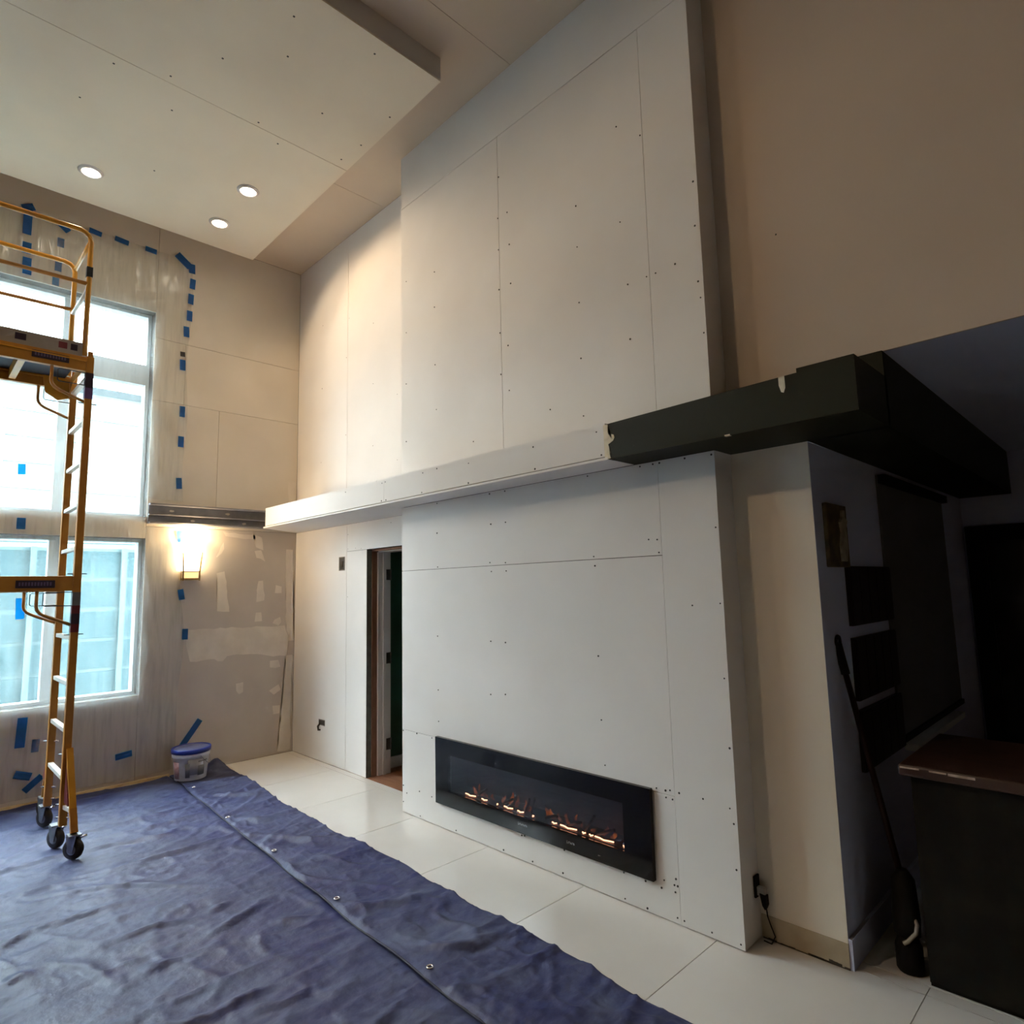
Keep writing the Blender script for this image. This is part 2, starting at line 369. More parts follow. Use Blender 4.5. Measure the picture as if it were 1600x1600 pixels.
hfloor = struct('floor_hall', B(-5.5, -3.8, YW + 0.006, 5.8, -0.15, -0.001), 'wood_floor', 'reddish wood floor seen through the narrow doorway', 'floor')

# ------------------------------------------------------------------ ceiling
ceil = struct('ceiling', B(-6.8, XMAX + 0.2, YMIN - 0.2, YW + 0.2, ZC + TH, ZC + 0.2), 'core', 'high drywall ceiling with a dropped panel', 'ceiling')
cs = [XW, -4.80, -2.80, -0.80, 1.20, XMAX]
for i in range(len(cs) - 1):
    obj('ceiling_board', B(cs[i] + G, cs[i + 1] - G, YMIN, 1.25 - G, ZC, ZC + TH), 'ceil_shaded', ceil)
    obj('ceiling_board', B(cs[i] + G, cs[i + 1] - G, 1.25 + G, YW, ZC, ZC + TH), 'ceil_shaded', ceil)
# dropped panel (soffit box hung under the ceiling)
CX0, CX1, CY0, CY1, CZ = -6.26, -3.09, -2.9, 2.455, 5.11
drop = obj('dropped_panel', B(CX0 + 0.012, CX1 - 0.012, CY0 + 0.012, CY1 - 0.012, CZ + TH, ZC), 'ceil_board', ceil)
for a, b in ((CX0, -4.345), (-4.345, CX1 + 0.004)):
    for c, d in ((CY0, -0.6), (-0.6, CY1)):
        obj('ceiling_board', B(a + 0.002, b - 0.002, c + 0.002, d - 0.002, CZ, CZ + TH), 'ceil_board', drop)
obj('edge_board', B(CX1 - 0.012, CX1, CY0, CY1, CZ + TH + 0.004, ZC), 'raw_board', drop)
obj('edge_board', B(CX0, CX1 - 0.012, CY1 - 0.012, CY1, CZ + TH, ZC), 'ceil_board', drop)
bm = bmesh.new()
for x, y in [(-3.25, 0.9), (-3.3, 1.5), (-3.2, 2.0), (-3.6, 2.38), (-4.0, 2.38), (-4.25, 2.35), (-4.3, 1.7), (-4.28, 1.1), (-3.9, 1.3), (-3.9, 2.0), (-4.6, 1.2), (-4.42, 1.9), (-4.42, 0.8), (-3.6, 1.6), (-4.9, 0.7), (-5.4, 1.3)]:
    box(bm, x - 0.006, x + 0.006, y - 0.006, y + 0.006, CZ - 0.001, CZ + 0.001)
o = obj('screw_heads', bm, 'screw', drop); o['kind'] = 'stuff'

# ------------------------------------------------------------------ window wall (left)
WY0 = -1.6
UW = (WY0, 1.645, 2.39, 4.392)
LW = (WY0, 1.652, 0.765, 2.187)
def ring_boxes(bm, x0, x1):
    y0, y1 = YMIN - 0.2, YW + 0.2
    box(bm, x0, x1, y0, WY0, -0.15, ZC + 0.2)
    box(bm, x0, x1, 1.652, y1, -0.15, ZC + 0.2)
    box(bm, x0, x1, WY0, 1.652, UW[3], ZC + 0.2)
    box(bm, x0, x1, WY0, 1.652, LW[3], UW[2])
    box(bm, x0, x1, WY0, 1.652, -0.15, LW[2])
    return bm
wl = struct('wall_left', ring_boxes(bmesh.new(), -6.80, XW - TH), 'core', 'tall window wall of tan and grey raw drywall patched with joint compound', 'wall')
sheet_x(wl, XW, 1.652, YW, 4.14, ZC)
sheet_x(wl, XW, 1.652, 1.932, 3.52, 4.14)
sheet_x(wl, XW, 1.932, YW, 3.52, 4.14)
sheet_x(wl, XW, 1.652, 2.27, 2.30, 3.52)
sheet_x(wl, XW, 2.27, YW, 2.30, 3.52)
sheet_x(wl, XW, 1.652, YW, 0.0, 2.30, 'raw_board')
sheet_x(wl, XW, WY0, 1.652, UW[3], ZC)
sheet_x(wl, XW, WY0, 1.652, LW[3], UW[2])
sheet_x(wl, XW, WY0, 1.652, 0.0, LW[2], 'raw_board')
sheet_x(wl, XW, YMIN, WY0, 0.0, ZC)
MUD = [[(2.04, 1.327), (2.51, 1.317), (3.012, 1.307), (3.058, 1.152), (3.029, 0.994), (2.894, 0.996), (2.712, 1.038), (2.518, 1.044), (2.424, 1.039), (2.389, 0.992), (2.334, 0.992), (2.297, 1.027), (2.086, 1.016), (2.046, 1.173)], [(3.029, 0.994), (3.104, 0.987), (3.102, 0.017), (2.957, 0.026), (2.982, 0.291), (3.013, 0.757)], [(3.006, 2.115), (3.093, 2.118), (3.112, 1.148), (3.058, 1.152), (3.023, 1.306)], [(2.297, 1.867), (2.38, 1.877), (2.417, 1.579), (2.43, 1.474), (2.309, 1.488)], [(2.713, 1.788), (2.773, 1.787), (2.788, 1.577), (2.698, 1.57)], [(2.691, 1.452), (2.761, 1.459), (2.767, 1.37), (2.693, 1.368)], [(2.896, 1.383), (2.958, 1.4), (2.98, 1.349), (2.939, 1.311), (2.886, 1.334)], [(2.665, 2.087), (2.745, 2.109), (2.789, 1.988), (2.686, 2.027)], [(2.292, 2.02), (2.352, 2.176), (2.37, 2.099), (2.302, 2.015)], [(2.65, 2.267), (2.742, 2.24), (2.765, 2.109), (2.684, 2.137)], [(2.526, 0.766), (2.592, 0.771), (2.585, 0.674), (2.548, 0.66), (2.524, 0.7)], [(2.861, 0.658), (2.962, 0.704), (2.974, 0.653), (2.903, 0.604)], [(2.895, 0.488), (2.977, 0.486), (2.969, 0.4), (2.907, 0.399)], [(2.854, 0.951), (2.957, 0.961), (2.979, 0.879), (2.866, 0.881)], [(2.898, 1.735), (2.972, 1.724), (2.973, 1.653), (2.9, 1.654)], [(2.349, 2.274), (2.68, 2.258), (2.681, 2.218), (2.37, 2.231)],
       [(3.02, 2.86), (3.105, 2.87), (3.105, 2.52), (3.04, 2.52)]]
def rough_outline(poly, amp):
    out = []
    n = len(poly)
    for i in range(n):
        a = Vector(poly[i]); b = Vector(poly[(i + 1) % n]); L = (b - a).length
        k = max(1, int(L / 0.05))
        for q in range(k):
            p = a.lerp(b, q / k)
            out.append((p.x + random.uniform(-amp, amp), p.y + random.uniform(-amp, amp)))
    return out
for poly in MUD:
    pp = rough_outline(poly, 0.008)
    pp = [(min(y, YW - 0.003), max(z, 0.012)) for y, z in pp]
    bm = prism([(XW - 0.001, y, z) for y, z in pp], (1, 0, 0), 0.0018)
    bmesh.ops.triangulate(bm, faces=bm.faces[:])
    obj('joint_compound', bm, 'mud', wl)
bb = struct('baseboard_left', B(XW, XW + 0.022, YMIN, 1.93, 0.0, 0.022), 'base_wood', 'thin pale wood strip along the foot of the window wall', 'baseboard')

def window(name, W_, label, mullions, rails):
    y0, y1, z0, z1 = W_
    w = struct(name, ring4(y0, y1, z0, z1), 'frame_white', label, 'window')
    for m in mullions: obj('mullion', B(-6.755, -6.67, m - 0.045, m + 0.045, z0 + 0.03, z1 - 0.03), 'frame_white', w)
    zs = [z0 + 0.03] + [v for r in rails for v in r] + [z1 - 0.03]
    for r in rails: obj('transom', B(-6.75, -6.66, y0 + 0.03, y1 - 0.03, r[0], r[1]), 'frame_white', w)
    ys = [y0 + 0.03] + [v for m in mullions for v in (m - 0.045, m + 0.045)] + [y1 - 0.03]
    for a in range(0, len(ys), 2):
        for b in range(0, len(zs), 2):
            obj('pane', B(-6.715, -6.710, ys[a], ys[a + 1], zs[b], zs[b + 1]), 'glass', w)
    return w
def ring4(y0, y1, z0, z1, t=0.03):
    bm = bmesh.new(); a, b = -6.77, -6.66
    box(bm, a, b, y0, y0 + t, z0, z1); box(bm, a, b, y1 - t, y1, z0, z1)
    box(bm, a, b, y0 + t, y1 - t, z0, z0 + t); box(bm, a, b, y0 + t, y1 - t, z1 - t, z1)
    return bm
window('window_1', UW, 'tall upper white-framed window with a wide transom behind clear plastic', [-0.10, 0.985], [(3.68, 3.88)])
window('window_2', LW, 'lower white-framed window below the tan wall band', [-0.10, 0.985], [])

# steel channel on the window wall
bm = bmesh.new()
box(bm, XW + 0.001, XW + 0.018, 1.66, YW - 0.02, 2.325, 2.515)
box(bm, XW + 0.018, XW + 0.075, 1.66, YW - 0.02, 2.500, 2.515)
box(bm, XW + 0.018, XW + 0.075, 1.66, YW - 0.02, 2.325, 2.340)
stc = tag(obj('steel_channel', bm, 'steel', loc=(XW, 2.3, 2.325)), 'grey steel channel beam bolted on the window wall above the sconce', 'steel beam')
obj('lower_angle', B(XW + 0.018, XW + 0.060, 1.66, YW - 0.02, 2.405, 2.416), 'steel', stc)
for y, z in ((1.86, 2.455), (2.05, 2.37), (2.38, 2.46), (2.55, 2.37)):
    n = 9; pp = [(XW + 0.0185, y + 0.022 * math.cos(k * 6.283 / n) * random.uniform(.7, 1.2), z + 0.012 * math.sin(k * 6.283 / n) * random.uniform(.7, 1.2)) for k in range(n)]
    bm = bmesh.new(); f = [bm.verts.new(p) for p in pp]; bm.faces.new(f)
    g = [bm.verts.new((p[0] + 0.001, p[1], p[2])) for p in pp]; bm.faces.new(g)
    for k in range(n): bm.faces.new((f[k], f[(k + 1) % n], g[(k + 1) % n], g[k]))
    obj('compound_smear', bm, 'mud', stc)

# ------------------------------------------------------------------ fireplace wall, left bay
DX0, DX1, DZ = -5.10, XL + 0.02, 2.036
bm = bmesh.new()
box(bm, -6.8, DX0 - 0.002, YW + TH, YW + 0.2, -0.15, ZC + 0.2)
box(bm, DX1, XL + 0.3, YW + TH, YW + 0.2, -0.15, ZC + 0.2)
box(bm, DX0 - 0.002, DX1, YW + TH, YW + 0.2, DZ + 0.002, ZC + 0.2)
wb = struct('wall_back', bm, 'core', 'white drywall bay left of the chimney breast with a narrow doorway', 'wall')
sheet_y(wb, YW, XW, -5.475, ZB0, ZC)
sheet_y(wb, YW, -5.475, XL + 0.05, ZB0, ZC)
sheet_y(wb, YW, XW, -5.46, 0.0, ZB0)
sheet_y(wb, YW, -5.46, XL + 0.05, DZ, ZB0)
sheet_y(wb, YW, -5.46, DX0, 0.0, DZ)
screws_y(wb, YW, [(-5.44, 2.2), (-5.44, 1.6), (-5.44, 2.06), (-5.2, 2.05), (-4.7, 2.25), (-4.45, 2.25), (-5.3, 2.06), (-5.5, 3.2), (-5.5, 4.0), (-5.45, 4.4), (-5.0, 3.0), (-5.0, 3.6), (-5.0, 4.2), (-4.6, 2.8), (-4.6, 3.4), (-6.0, 3.0), (-6.0, 3.8), (-6.0, 4.5), (-4.25, 3.1), (-4.25, 3.9)], 0.004)
# door frame
d1 = struct('door_1', B(DX0, DX0 + 0.002, YW + 0.001, YW + 0.052, 0.0, DZ), 'board_edge', 'narrow doorway with raw edge, brown stud and white jamb beside the chimney breast', 'door')
obj('stud', B(DX0 - 0.002, DX0 + 0.012, YW + 0.052, YW + 0.105, 0.0, DZ), 'stud', d1)
obj('jamb', B(DX0 - 0.002, DX0 + 0.03, YW + 0.105, YW + 0.24, 0.0, DZ - 0.025), 'trimwhite', d1)
obj('door_stop', B(DX0 + 0.03, DX0 + 0.042, YW + 0.155, YW + 0.185, 0.0, DZ - 0.03), 'trimwhite', d1)
obj('head_stud', B(DX0, DX1, YW + 0.052, YW + 0.105, DZ - 0.018, DZ), 'stud', d1)
obj('head_jamb', B(DX0 + 0.03, DX1, YW + 0.105, YW + 0.24, DZ - 0.025, DZ), 'trimwhite', d1)
for z in (1.80, 1.03, 0.26):
    h = obj('hinge', B(DX0 + 0.03, DX0 + 0.036, YW + 0.19, YW + 0.235, z - 0.05, z + 0.05), 'hinge', d1)
    obj('hinge_pin', T([(DX0 + 0.036, YW + 0.238, z - 0.052), (DX0 + 0.036, YW + 0.238, z + 0.052)], 0.008, 8), 'hinge', h)
# hall beyond the doorway
bm = bmesh.new()
box(bm, -5.35, -5.21, YW + 0.2, 5.7, -0.1, 2.6)
hw = struct('wall_hall', bm, 'hallgreen', 'deep green wall seen through the narrow doorway', 'wall')
bm = bmesh.new(); box(bm, -5.35, -3.8, 5.7, 5.8, -0.1, 2.6); box(bm, -3.9, -3.8, YW + 0.2, 5.7, -0.1, 2.6)
struct('wall_hall_end', bm, 'hallgreen', 'deep green end of the hall behind the doorway', 'wall')
struct('ceiling_hall', B(-5.5, -3.8, YW + 0.2, 5.8, 2.5, 2.6), 'paint', 'pale ceiling of the small hall behind the doorway', 'ceiling')
struct('baseboard_hall', B(-5.21, -5.19, YW + 0.2, 5.7, 0.0, 0.10), 'trimwhite', 'grey white baseboard along the green hall wall', 'baseboard')

# wall boxes in the left bay
def wall_box(label, x, z, w, h):
    b = thing('electrical_box', label, 'electrical box', (x, YW, z))
    bm = bmesh.new(); y0, y1 = YW - 0.0015, YW + 0.004; t = 0.008
    box(bm, x - w / 2, x + w / 2, y0, y1, z - h / 2, z - h / 2 + t); box(bm, x - w / 2, x + w / 2, y0, y1, z + h / 2 - t, z + h / 2)
    box(bm, x - w / 2, x - w / 2 + t, y0, y1, z - h / 2 + t, z + h / 2 - t); box(bm, x + w / 2 - t, x + w / 2, y0, y1, z - h / 2 + t, z + h / 2 - t)
    obj('rim', bm, 'boxmetal', b)
    obj('back_plate', B(x - w / 2 + t, x + w / 2 - t, YW - 0.0008, YW + 0.002, z - h / 2 + t, z + h / 2 - t), 'void', b)
    return b
eb = wall_box('open switch box cut into drywall left of the doorway head', -5.552, 1.922, 0.115, 0.135)
obj('wire_end', T([(-5.54, YW - 0.001, 1.89), (-5.53, YW - 0.008, 1.92), (-5.525, YW - 0.004, 1.945)], 0.004, 6), 'boxmetal', eb)
eb = wall_box('open outlet box low on the drywall near the room corner', -5.918, 0.372, 0.125, 0.055)
obj('wire_end', T([(-5.95, YW - 0.002, 0.36), (-5.975, YW - 0.012, 0.33), (-5.965, YW - 0.012, 0.295), (-5.94, YW - 0.006, 0.30)], 0.009, 6), 'void', eb)

# ------------------------------------------------------------------ chimney breast
FX0, FX1, FZ0, FZ1 = -3.55, -2.084, 0.268, 0.512     # firebox opening
bm = bmesh.new()
y0, y1 = YC + TH, YW + 0.15
box(bm, XL + 0.012, FX0, y0, y1, 0, ZC); box(bm, FX1, XR - 0.012, y0, y1, 0, ZC)
box(bm, FX0, FX1, y0, y1, 0, FZ0); box(bm, FX0, FX1, y0, y1, FZ1, ZC); box(bm, FX0, FX1, YC + 0.16, y1, FZ0, FZ1)
wc = struct('wall_chimney', bm, 'core', 'tall chimney breast clad in white drywall sheets with black screws', 'wall')
XJ = -1.783
sheet_y(wc, YC, XL, XJ, 1.80, ZB0)
sheet_y(wc, YC, XL, XJ, 0.602, 1.80)
sheet_y(wc, YC, XL, XJ, 0.004, 0.602, hole=(FX0, FX1, FZ0, FZ1))
sheet_y(wc, YC, XJ, XR, 0.004, ZB0, proud=0.002)
sheet_y(wc, YC, XL, -2.953, ZB1 - 0.02, 4.83)
sheet_y(wc, YC, -2.953, XJ + 0.012, ZB1 - 0.02, 4.83)
sheet_y(wc, YC, XJ + 0.012, XR, ZB1 - 0.02, 4.83, proud=0.001)
sheet_y(wc, YC, XL, XR, 4.83, ZC)
obj('drywall_sheet', B(XR - 0.012, XR - 0.004, YC + TH + 0.004, YR + 0.01, 0.004, ZB0), 'drywall', wc)
obj('drywall_sheet', B(XR - 0.012, XR - 0.004, YC + TH + 0.004, YR + 0.01, ZB1 - 0.02, ZC), 'drywall', wc)
obj('drywall_sheet', B(XL + 0.0, XL + 0.012, YC + TH + 0.002, YW - 0.001, 0.004, ZB0), 'drywall', wc)
obj('drywall_sheet', B(XL + 0.0, XL + 0.012, YC + TH + 0.002, YW - 0.001, ZB1 - 0.02, ZC), 'drywall', wc)
SCR = [(-2.222, 0.914), (-2.209, 0.676), (-1.887, 0.621), (-1.834, 0.62), (-1.808, 0.626), (-1.756, 0.624), (-1.833, 0.587), (-1.796, 0.585), (-1.627, 0.624), (-3.682, 0.717), (-3.5, 0.023), (-3.033, 0.021), (-2.868, 0.149), (-2.843, 0.153), (-2.781, 0.022), (-2.541, 0.026), (-2.525, 0.155), (-2.113, 0.152), (-1.979, 0.149), (-1.868, 0.186), (-1.8, 0.211), (-1.81, 0.18), (-1.792, 0.18), (-1.885, 0.145), (-1.807, 0.148), (-2.112, 0.023), (-1.975, 0.02), (-1.802, 0.032), (-1.764, 0.031), (-1.62, 0.029), (-1.479, 0.027), (-4.12, 0.594), (-3.946, 0.596), (-3.763, 0.591), (-4.12, 0.195), (-4.075, 0.148), (-3.917, 0.192), (-3.769, 0.185), (-4.12, 0.078), (-3.908, 0.023), (-3.678, 2.285), (-3.1, 2.285), (-2.95, 2.285), (-2.254, 2.285), (-3.681, 2.064), (-3.093, 2.078), (-2.95, 2.078), (-2.231, 1.816), (-3.109, 1.821), (-2.959, 1.814), (-3.677, 1.814), (-3.096, 1.761), (-2.954, 1.76), (-3.685, 1.315), (-3.115, 1.303), (-2.975, 1.301), (-2.226, 1.26), (-3.683, 0.935), (-3.125, 0.96), (-2.986, 0.974), (-1.625, 1.542), (-1.475, 1.919), (-1.476, 1.552), (-1.479, 1.2), (-1.474, 0.882), (-1.492, 0.61), (-1.477, 0.545), (-1.478, 0.345), (-2.225, 1.763), (-1.86, 1.887), (-1.808, 1.883), (-1.801, 1.815), (-1.892, 2.285), (-1.811, 2.285), (-1.77, 2.285), (-1.621, 2.285), (-1.474, 2.28), (-1.946, 3.722), (-2.266, 3.706), (-2.264, 3.973), (-2.848, 3.692), (-2.267, 3.35), (-1.914, 3.332), (-1.79, 3.33), (-1.732, 3.328), (-1.612, 3.332), (-1.487, 3.187), (-1.486, 3.491), (-1.481, 3.735), (-1.785, 4.171), (-2.96, 3.98), (-2.96, 4.213), (-2.866, 4.214), (-2.852, 3.974), (-2.962, 3.69), (-3.684, 4.103), (-3.688, 3.817), (-2.943, 4.515), (-1.942, 4.316), (-3.686, 3.355), (-3.675, 3.001), (-2.887, 3.267), (-2.885, 2.955), (-1.915, 3.011), (-2.269, 3.001), (-2.266, 2.647), (-1.479, 3.097), (-1.473, 2.908), (-2.962, 3.379), (-2.962, 3.086), (-4.061, 4.168), (-4.063, 3.73), (-4.066, 3.3), (-4.068, 2.826), (-2.527, 2.744), (-3.256, 2.676)]
screws_y(wc, YC - 0.002, SCR, 0.0052)

# ------------------------------------------------------------------ ledge (drywall-clad beam) and green soffit
XG = -1.945
lg = struct('trim_1', B(-6.15, XG - 0.004, YB + TH, YC - 0.001, ZB0 + 0.03, ZB1 - 0.001), 'core', 'white drywall-clad ledge beam running across the chimney breast', 'ledge')
obj('beam_core', B(-6.15, XL, YC - 0.001, YW - 0.001, ZB0 + 0.03, ZB1 - 0.001), 'core', lg)
obj('drywall_sheet', B(-6.17, -4.036, YB, YB + TH, ZB0 + 0.020, ZB1), 'drywall', lg)
obj('drywall_sheet', B(-4.033, XG - 0.006, YB, YB + TH, ZB0 + 0.020, ZB1), 'drywall', lg)
poly = [(-6.20, YB - 0.006), (XL - 0.002, YB - 0.006), (XL - 0.002, YW - 0.002), (-6.53, YW - 0.002)]
obj('drywall_sheet', prism([(x, y, ZB0) for x, y in poly], (0, 0, 1), 0.0135), 'drywall', lg)
obj('drywall_sheet', B(XL, XG + 0.015, YB - 0.006, YC - 0.004, ZB0, ZB0 + 0.0135), 'drywall', lg)
obj('drywall_sheet', B(-6.17, XL - 0.002, YB, YW - 0.002, ZB1, ZB1 + TH), 'drywall', lg)
obj('drywall_sheet', B(XL, XG, YB, YC - 0.002, ZB1, ZB1 + TH), 'drywall', lg)
bsc = [(-3.38, 2.475), (-3.046, 2.459), (-3.542, 2.469), (-3.555, 2.331), (-3.05, 2.33), (-2.466, 2.463), (-2.456, 2.331), (-1.974, 2.332), (-4.061, 2.466), (-4.017, 2.47), (-4.069, 2.33), (-4.008, 2.33), (-4.605, 2.465), (-2.001, 2.461)]
screws_y(lg, YB, bsc, 0.0058)
XS = -0.735
bm = bmesh.new()
fr_ = [(XG + 0.018, ZB0 + 0.001), (-0.955, ZB0 + 0.001), (-0.955, ZB1 + 0.022), (XG + 0.018, ZB1 + 0.004)]
va = [bm.verts.new((x, YB - 0.003, z)) for x, z in fr_]; vb = [bm.verts.new((x, YC - 0.002, z)) for x, z in fr_]
bm.faces.new(va); bm.faces.new(vb[::-1])
for k in range(4): bm.faces.new((va[(k + 1) % 4], va[k], vb[k], vb[(k + 1) % 4]))
box(bm, XR + 0.001, -0.955, YC - 0.002, YR + 0.02, ZB0 + 0.001, ZB1 + 0.012)
box(bm, -0.955, XS, YB - 0.003, YR + 0.02, ZB0 + 0.001, ZB1 + 0.04)
box(bm, -1.079, XS, YR + 0.0, 6.3, ZB0 + 0.001, 2.64)
box(bm, -0.955, XS, YR - 0.01, YR + 0.01, ZB0 + 0.001, 2.64)
gs = struct('trim_2', bm, 'green', 'dark green painted soffit beam continuing the ledge to the right', 'soffit')
# broken plaster at the joint and the chip on top edge
pl = [(XG - 0.006, ZB1 + 0.004), (XG + 0.004, ZB1 + 0.004)]
zz = np.linspace(ZB1, ZB0 + 0.004, 13)
edge = [(XG + 0.020 + random.uniform(-0.006, 0.008) + (0.030 if 3 < i < 7 else 0) + 0.010 * (i / 12), z) for i, z in enumerate(zz)]
poly = [(XG - 0.008, ZB1 + 0.002)] + edge + [(XG - 0.004, ZB0 + 0.004)]
bm = prism([(x, YB - 0.0045, z) for x, z in poly], (0, 1, 0), 0.01); bmesh.ops.triangulate(bm, faces=bm.faces[:])
obj('broken_plaster', bm, 'chip', gs)
cp = [(-1.03, ZB1 + 0.0205), (-1.005, ZB1 + 0.0210), (-1.004, ZB1 - 0.03), (-1.012, ZB1 - 0.05), (-1.022, ZB1 - 0.045), (-1.030, ZB1 - 0.015)]
obj('paint_chip', prism([(x, YB - 0.0045, z) for x, z in cp], (0, 1, 0), 0.004), 'chip', gs)
obj('paint_chip', B(-1.285, -1.26, YB - 0.0045, YB + 0.012, ZB0 - 0.0003, ZB0 + 0.006), 'chip', gs)
obj('paint_chip', prism([(x, YB - 0.0045, z) for x, z in [(-1.79, 2.345), (-1.775, 2.352), (-1.765, 2.345), (-1.78, 2.338)]], (0, 1, 0), 0.004), 'green', gs)

# ------------------------------------------------------------------ right: recess wall, upper wall, dark room
XD = -1.079
wr = struct('wall_recess', B(XR - 0.012, XD, YR, YW + 0.15, 0.0, ZB0), 'cream', 'narrow cream painted wall beside the chimney breast', 'wall')
bm = bmesh.new()
box(bm, XR - 0.012, XS - 0.03, YR + 0.012, YW + 0.2, 2.52, ZC)
box(bm, XS - 0.03, XMAX, YR, YR + 0.012, 2.64, ZC)
box(bm, XS - 0.03, XMAX, YR + 0.012, YW + 0.2, 2.80, ZC)
box(bm, XR - 0.012, XS - 0.03, YR, YR + 0.012, 2.50, ZC)
wu = struct('wall_upper', bm, 'paint', 'large plain beige upper wall above the dark opening', 'wall')
obj('wall_mark', B(-1.152, -1.145, YR - 0.0008, YR, 3.36, 3.368), 'screw', wu)
bb = struct('baseboard_recess', B(XR, XD, YR - 0.003, YR, 0.0, 0.105), 'bare_strip', 'bare tan strip at the foot of the cream wall', 'baseboard')
bm = bmesh.new()
for x in np.linspace(XR + 0.02, XD - 0.01, 22):
    w = random.uniform(0.008, 0.02); h = random.uniform(0.002, 0.009) + (0.01 if -1.16 < x < -1.11 else 0)
    box(bm, x - w, x + w, YR - 0.0045, YR - 0.003, 0.0, h)
o = obj('dirt_edge', bm, 'core', bb); o['kind'] = 'stuff'
ws = struct('wall_side', B(XD - 0.1, XD, YW + 0.15, 6.3, 0.0, 2.64), 'bluewhite', 'dim blue-grey wall of the dark room hung with brown panels', 'wall')
obj('wall_end', B(XD - 0.02, XD + 0.0005, YR + 0.0015, YW + 0.15, 0.0, ZB0), 'bluewhite', ws)
struct('baseboard_side', B(XD + 0.0006, XD + 0.016, YR + 0.002, 6.3, 0.0, 0.125), 'bluewhite', 'pale baseboard along the dim side wall', 'baseboard')
struct('ceiling_back', B(XS - 0.03, XMAX + 0.2, YR + 0.012, 6.5, 2.642, 2.8), 'bluewhite', 'shadowed grey ceiling of the dark room', 'ceiling')
struct('wall_far', B(XD - 0.1, XMAX + 0.2, 6.3, 6.5, -0.1, 2.64), 'bluewhite', 'dark far wall of the room beyond the counter', 'wall')
struct('wall_right', B(XMAX, XMAX + 0.2, YMIN - 0.2, 6.5, -0.15, ZC + 0.1), 'dim', 'brown painted wall closing the room on the right', 'wall')
struct('wall_front', B(-6.8, XMAX + 0.2, YMIN - 0.2, YMIN, -0.15, ZC + 0.1), 'dim', 'brown painted wall closing the room behind the viewer', 'wall')
# covered window in side wall
w3 = struct('window_3', B(XD + 0.0006, XD + 0.012, 4.02, 5.56, 0.76, 2.25), 'blind', 'side window covered by a flat grey roller blind', 'window')
obj('head_rail', B(XD + 0.012, XD + 0.05, 4.02, 5.56, 2.20, 2.25), 'black', w3)
obj('window_sill', B(XD + 0.0006, XD + 0.07, 4.10, 5.30, 0.70, 0.735), 'frame_white', w3)
obj('bottom_bar', B(XD + 0.012, XD + 0.03, 4.04, 5.54, 0.755, 0.785), 'black', w3)
d2 = struct("door_2", B(-1.06, -0.93, 6.25, 6.3, 0.0, 2.06), "black", "black framed glass door in the far dark wall", "door")
obj('door_frame', B(-0.07, 0.05, 6.25, 6.3, 0.0, 2.06), 'black', d2); obj('door_frame', B(-0.93, -0.07, 6.25, 6.3, 1.93, 2.06), 'black', d2)
obj('door_frame', B(-0.93, -0.07, 6.25, 6.3, 0.0, 0.2), 'black', d2)
obj('pane', B(-0.93, -0.07, 6.27, 6.29, 0.2, 1.93), 'darkglass', d2)
obj('door_knob', lathe([(0.0, 0), (0.022, 0.004), (0.026, 0.02), (0.015, 0.035), (0.001, 0.04)], (-0.6, 6.235, 1.35), 12), 'chrome', d2)
# brown panels
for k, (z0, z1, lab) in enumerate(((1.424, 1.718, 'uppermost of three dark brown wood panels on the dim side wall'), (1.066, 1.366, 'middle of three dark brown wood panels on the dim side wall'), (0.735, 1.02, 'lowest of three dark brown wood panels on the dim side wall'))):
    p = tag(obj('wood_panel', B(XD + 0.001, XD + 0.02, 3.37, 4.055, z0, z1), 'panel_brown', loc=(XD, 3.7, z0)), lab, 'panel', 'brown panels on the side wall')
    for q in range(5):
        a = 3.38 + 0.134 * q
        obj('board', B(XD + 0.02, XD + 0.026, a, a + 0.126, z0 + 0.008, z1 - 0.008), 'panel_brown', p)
pq = thing('wall_plaque', 'dark gilt wooden plaque with a pale figure above the brown panels', 'plaque', (XD, 3.26, 1.71))
obj('board', B(XD + 0.001, XD + 0.022, 3.13, 3.40, 1.712, 2.018), 'plaque', pq, bevel=0.004)
obj('figure', prism([(XD + 0.022, y, z) for y, z in [(3.27, 1.74), (3.33, 1.74), (3.35, 1.82), (3.345, 1.90), (3.37, 1.94), (3.34, 1.955), (3.34, 1.99), (3.31, 1.99), (3.305, 1.955), (3.275, 1.93), (3.29, 1.88), (3.265, 1.82)]], (1, 0, 0), 0.012), 'plaque_fig', pq)

# outlet, plug and cord at the chimney side
pg = thing('power_plug', 'black plug and thin cord in the outlet at the chimney breast side', 'plug', (XR, 2.98, 0.0))
obj('outlet_plate', B(XR - 0.004, XR + 0.006, 2.962, 3.008, 0.19, 0.285), 'black', pg, bevel=0.002)
obj('plug_body', B(XR + 0.006, XR + 0.045, 2.972, 2.998, 0.20, 0.24), 'levergrey', pg, bevel=0.004)
obj('adapter', prism([(XR + 0.02, 2.968, 0.215), (XR + 0.05, 2.968, 0.212), (XR + 0.052, 2.968, 0.17), (XR + 0.042, 2.968, 0.148), (XR + 0.03, 2.968, 0.165)], (0, 1, 0), 0.026), 'black', pg)
obj('cord', T([(XR + 0.044, 2.98, 0.15), (XR + 0.047, 2.98, 0.12), (XR + 0.058, 2.985, 0.08), (XR + 0.075, 2.985, 0.04), (XR + 0.06, 2.975, 0.008), (XR + 0.02, 2.985, 0.005)], 0.0028, 6), 'black', pg)

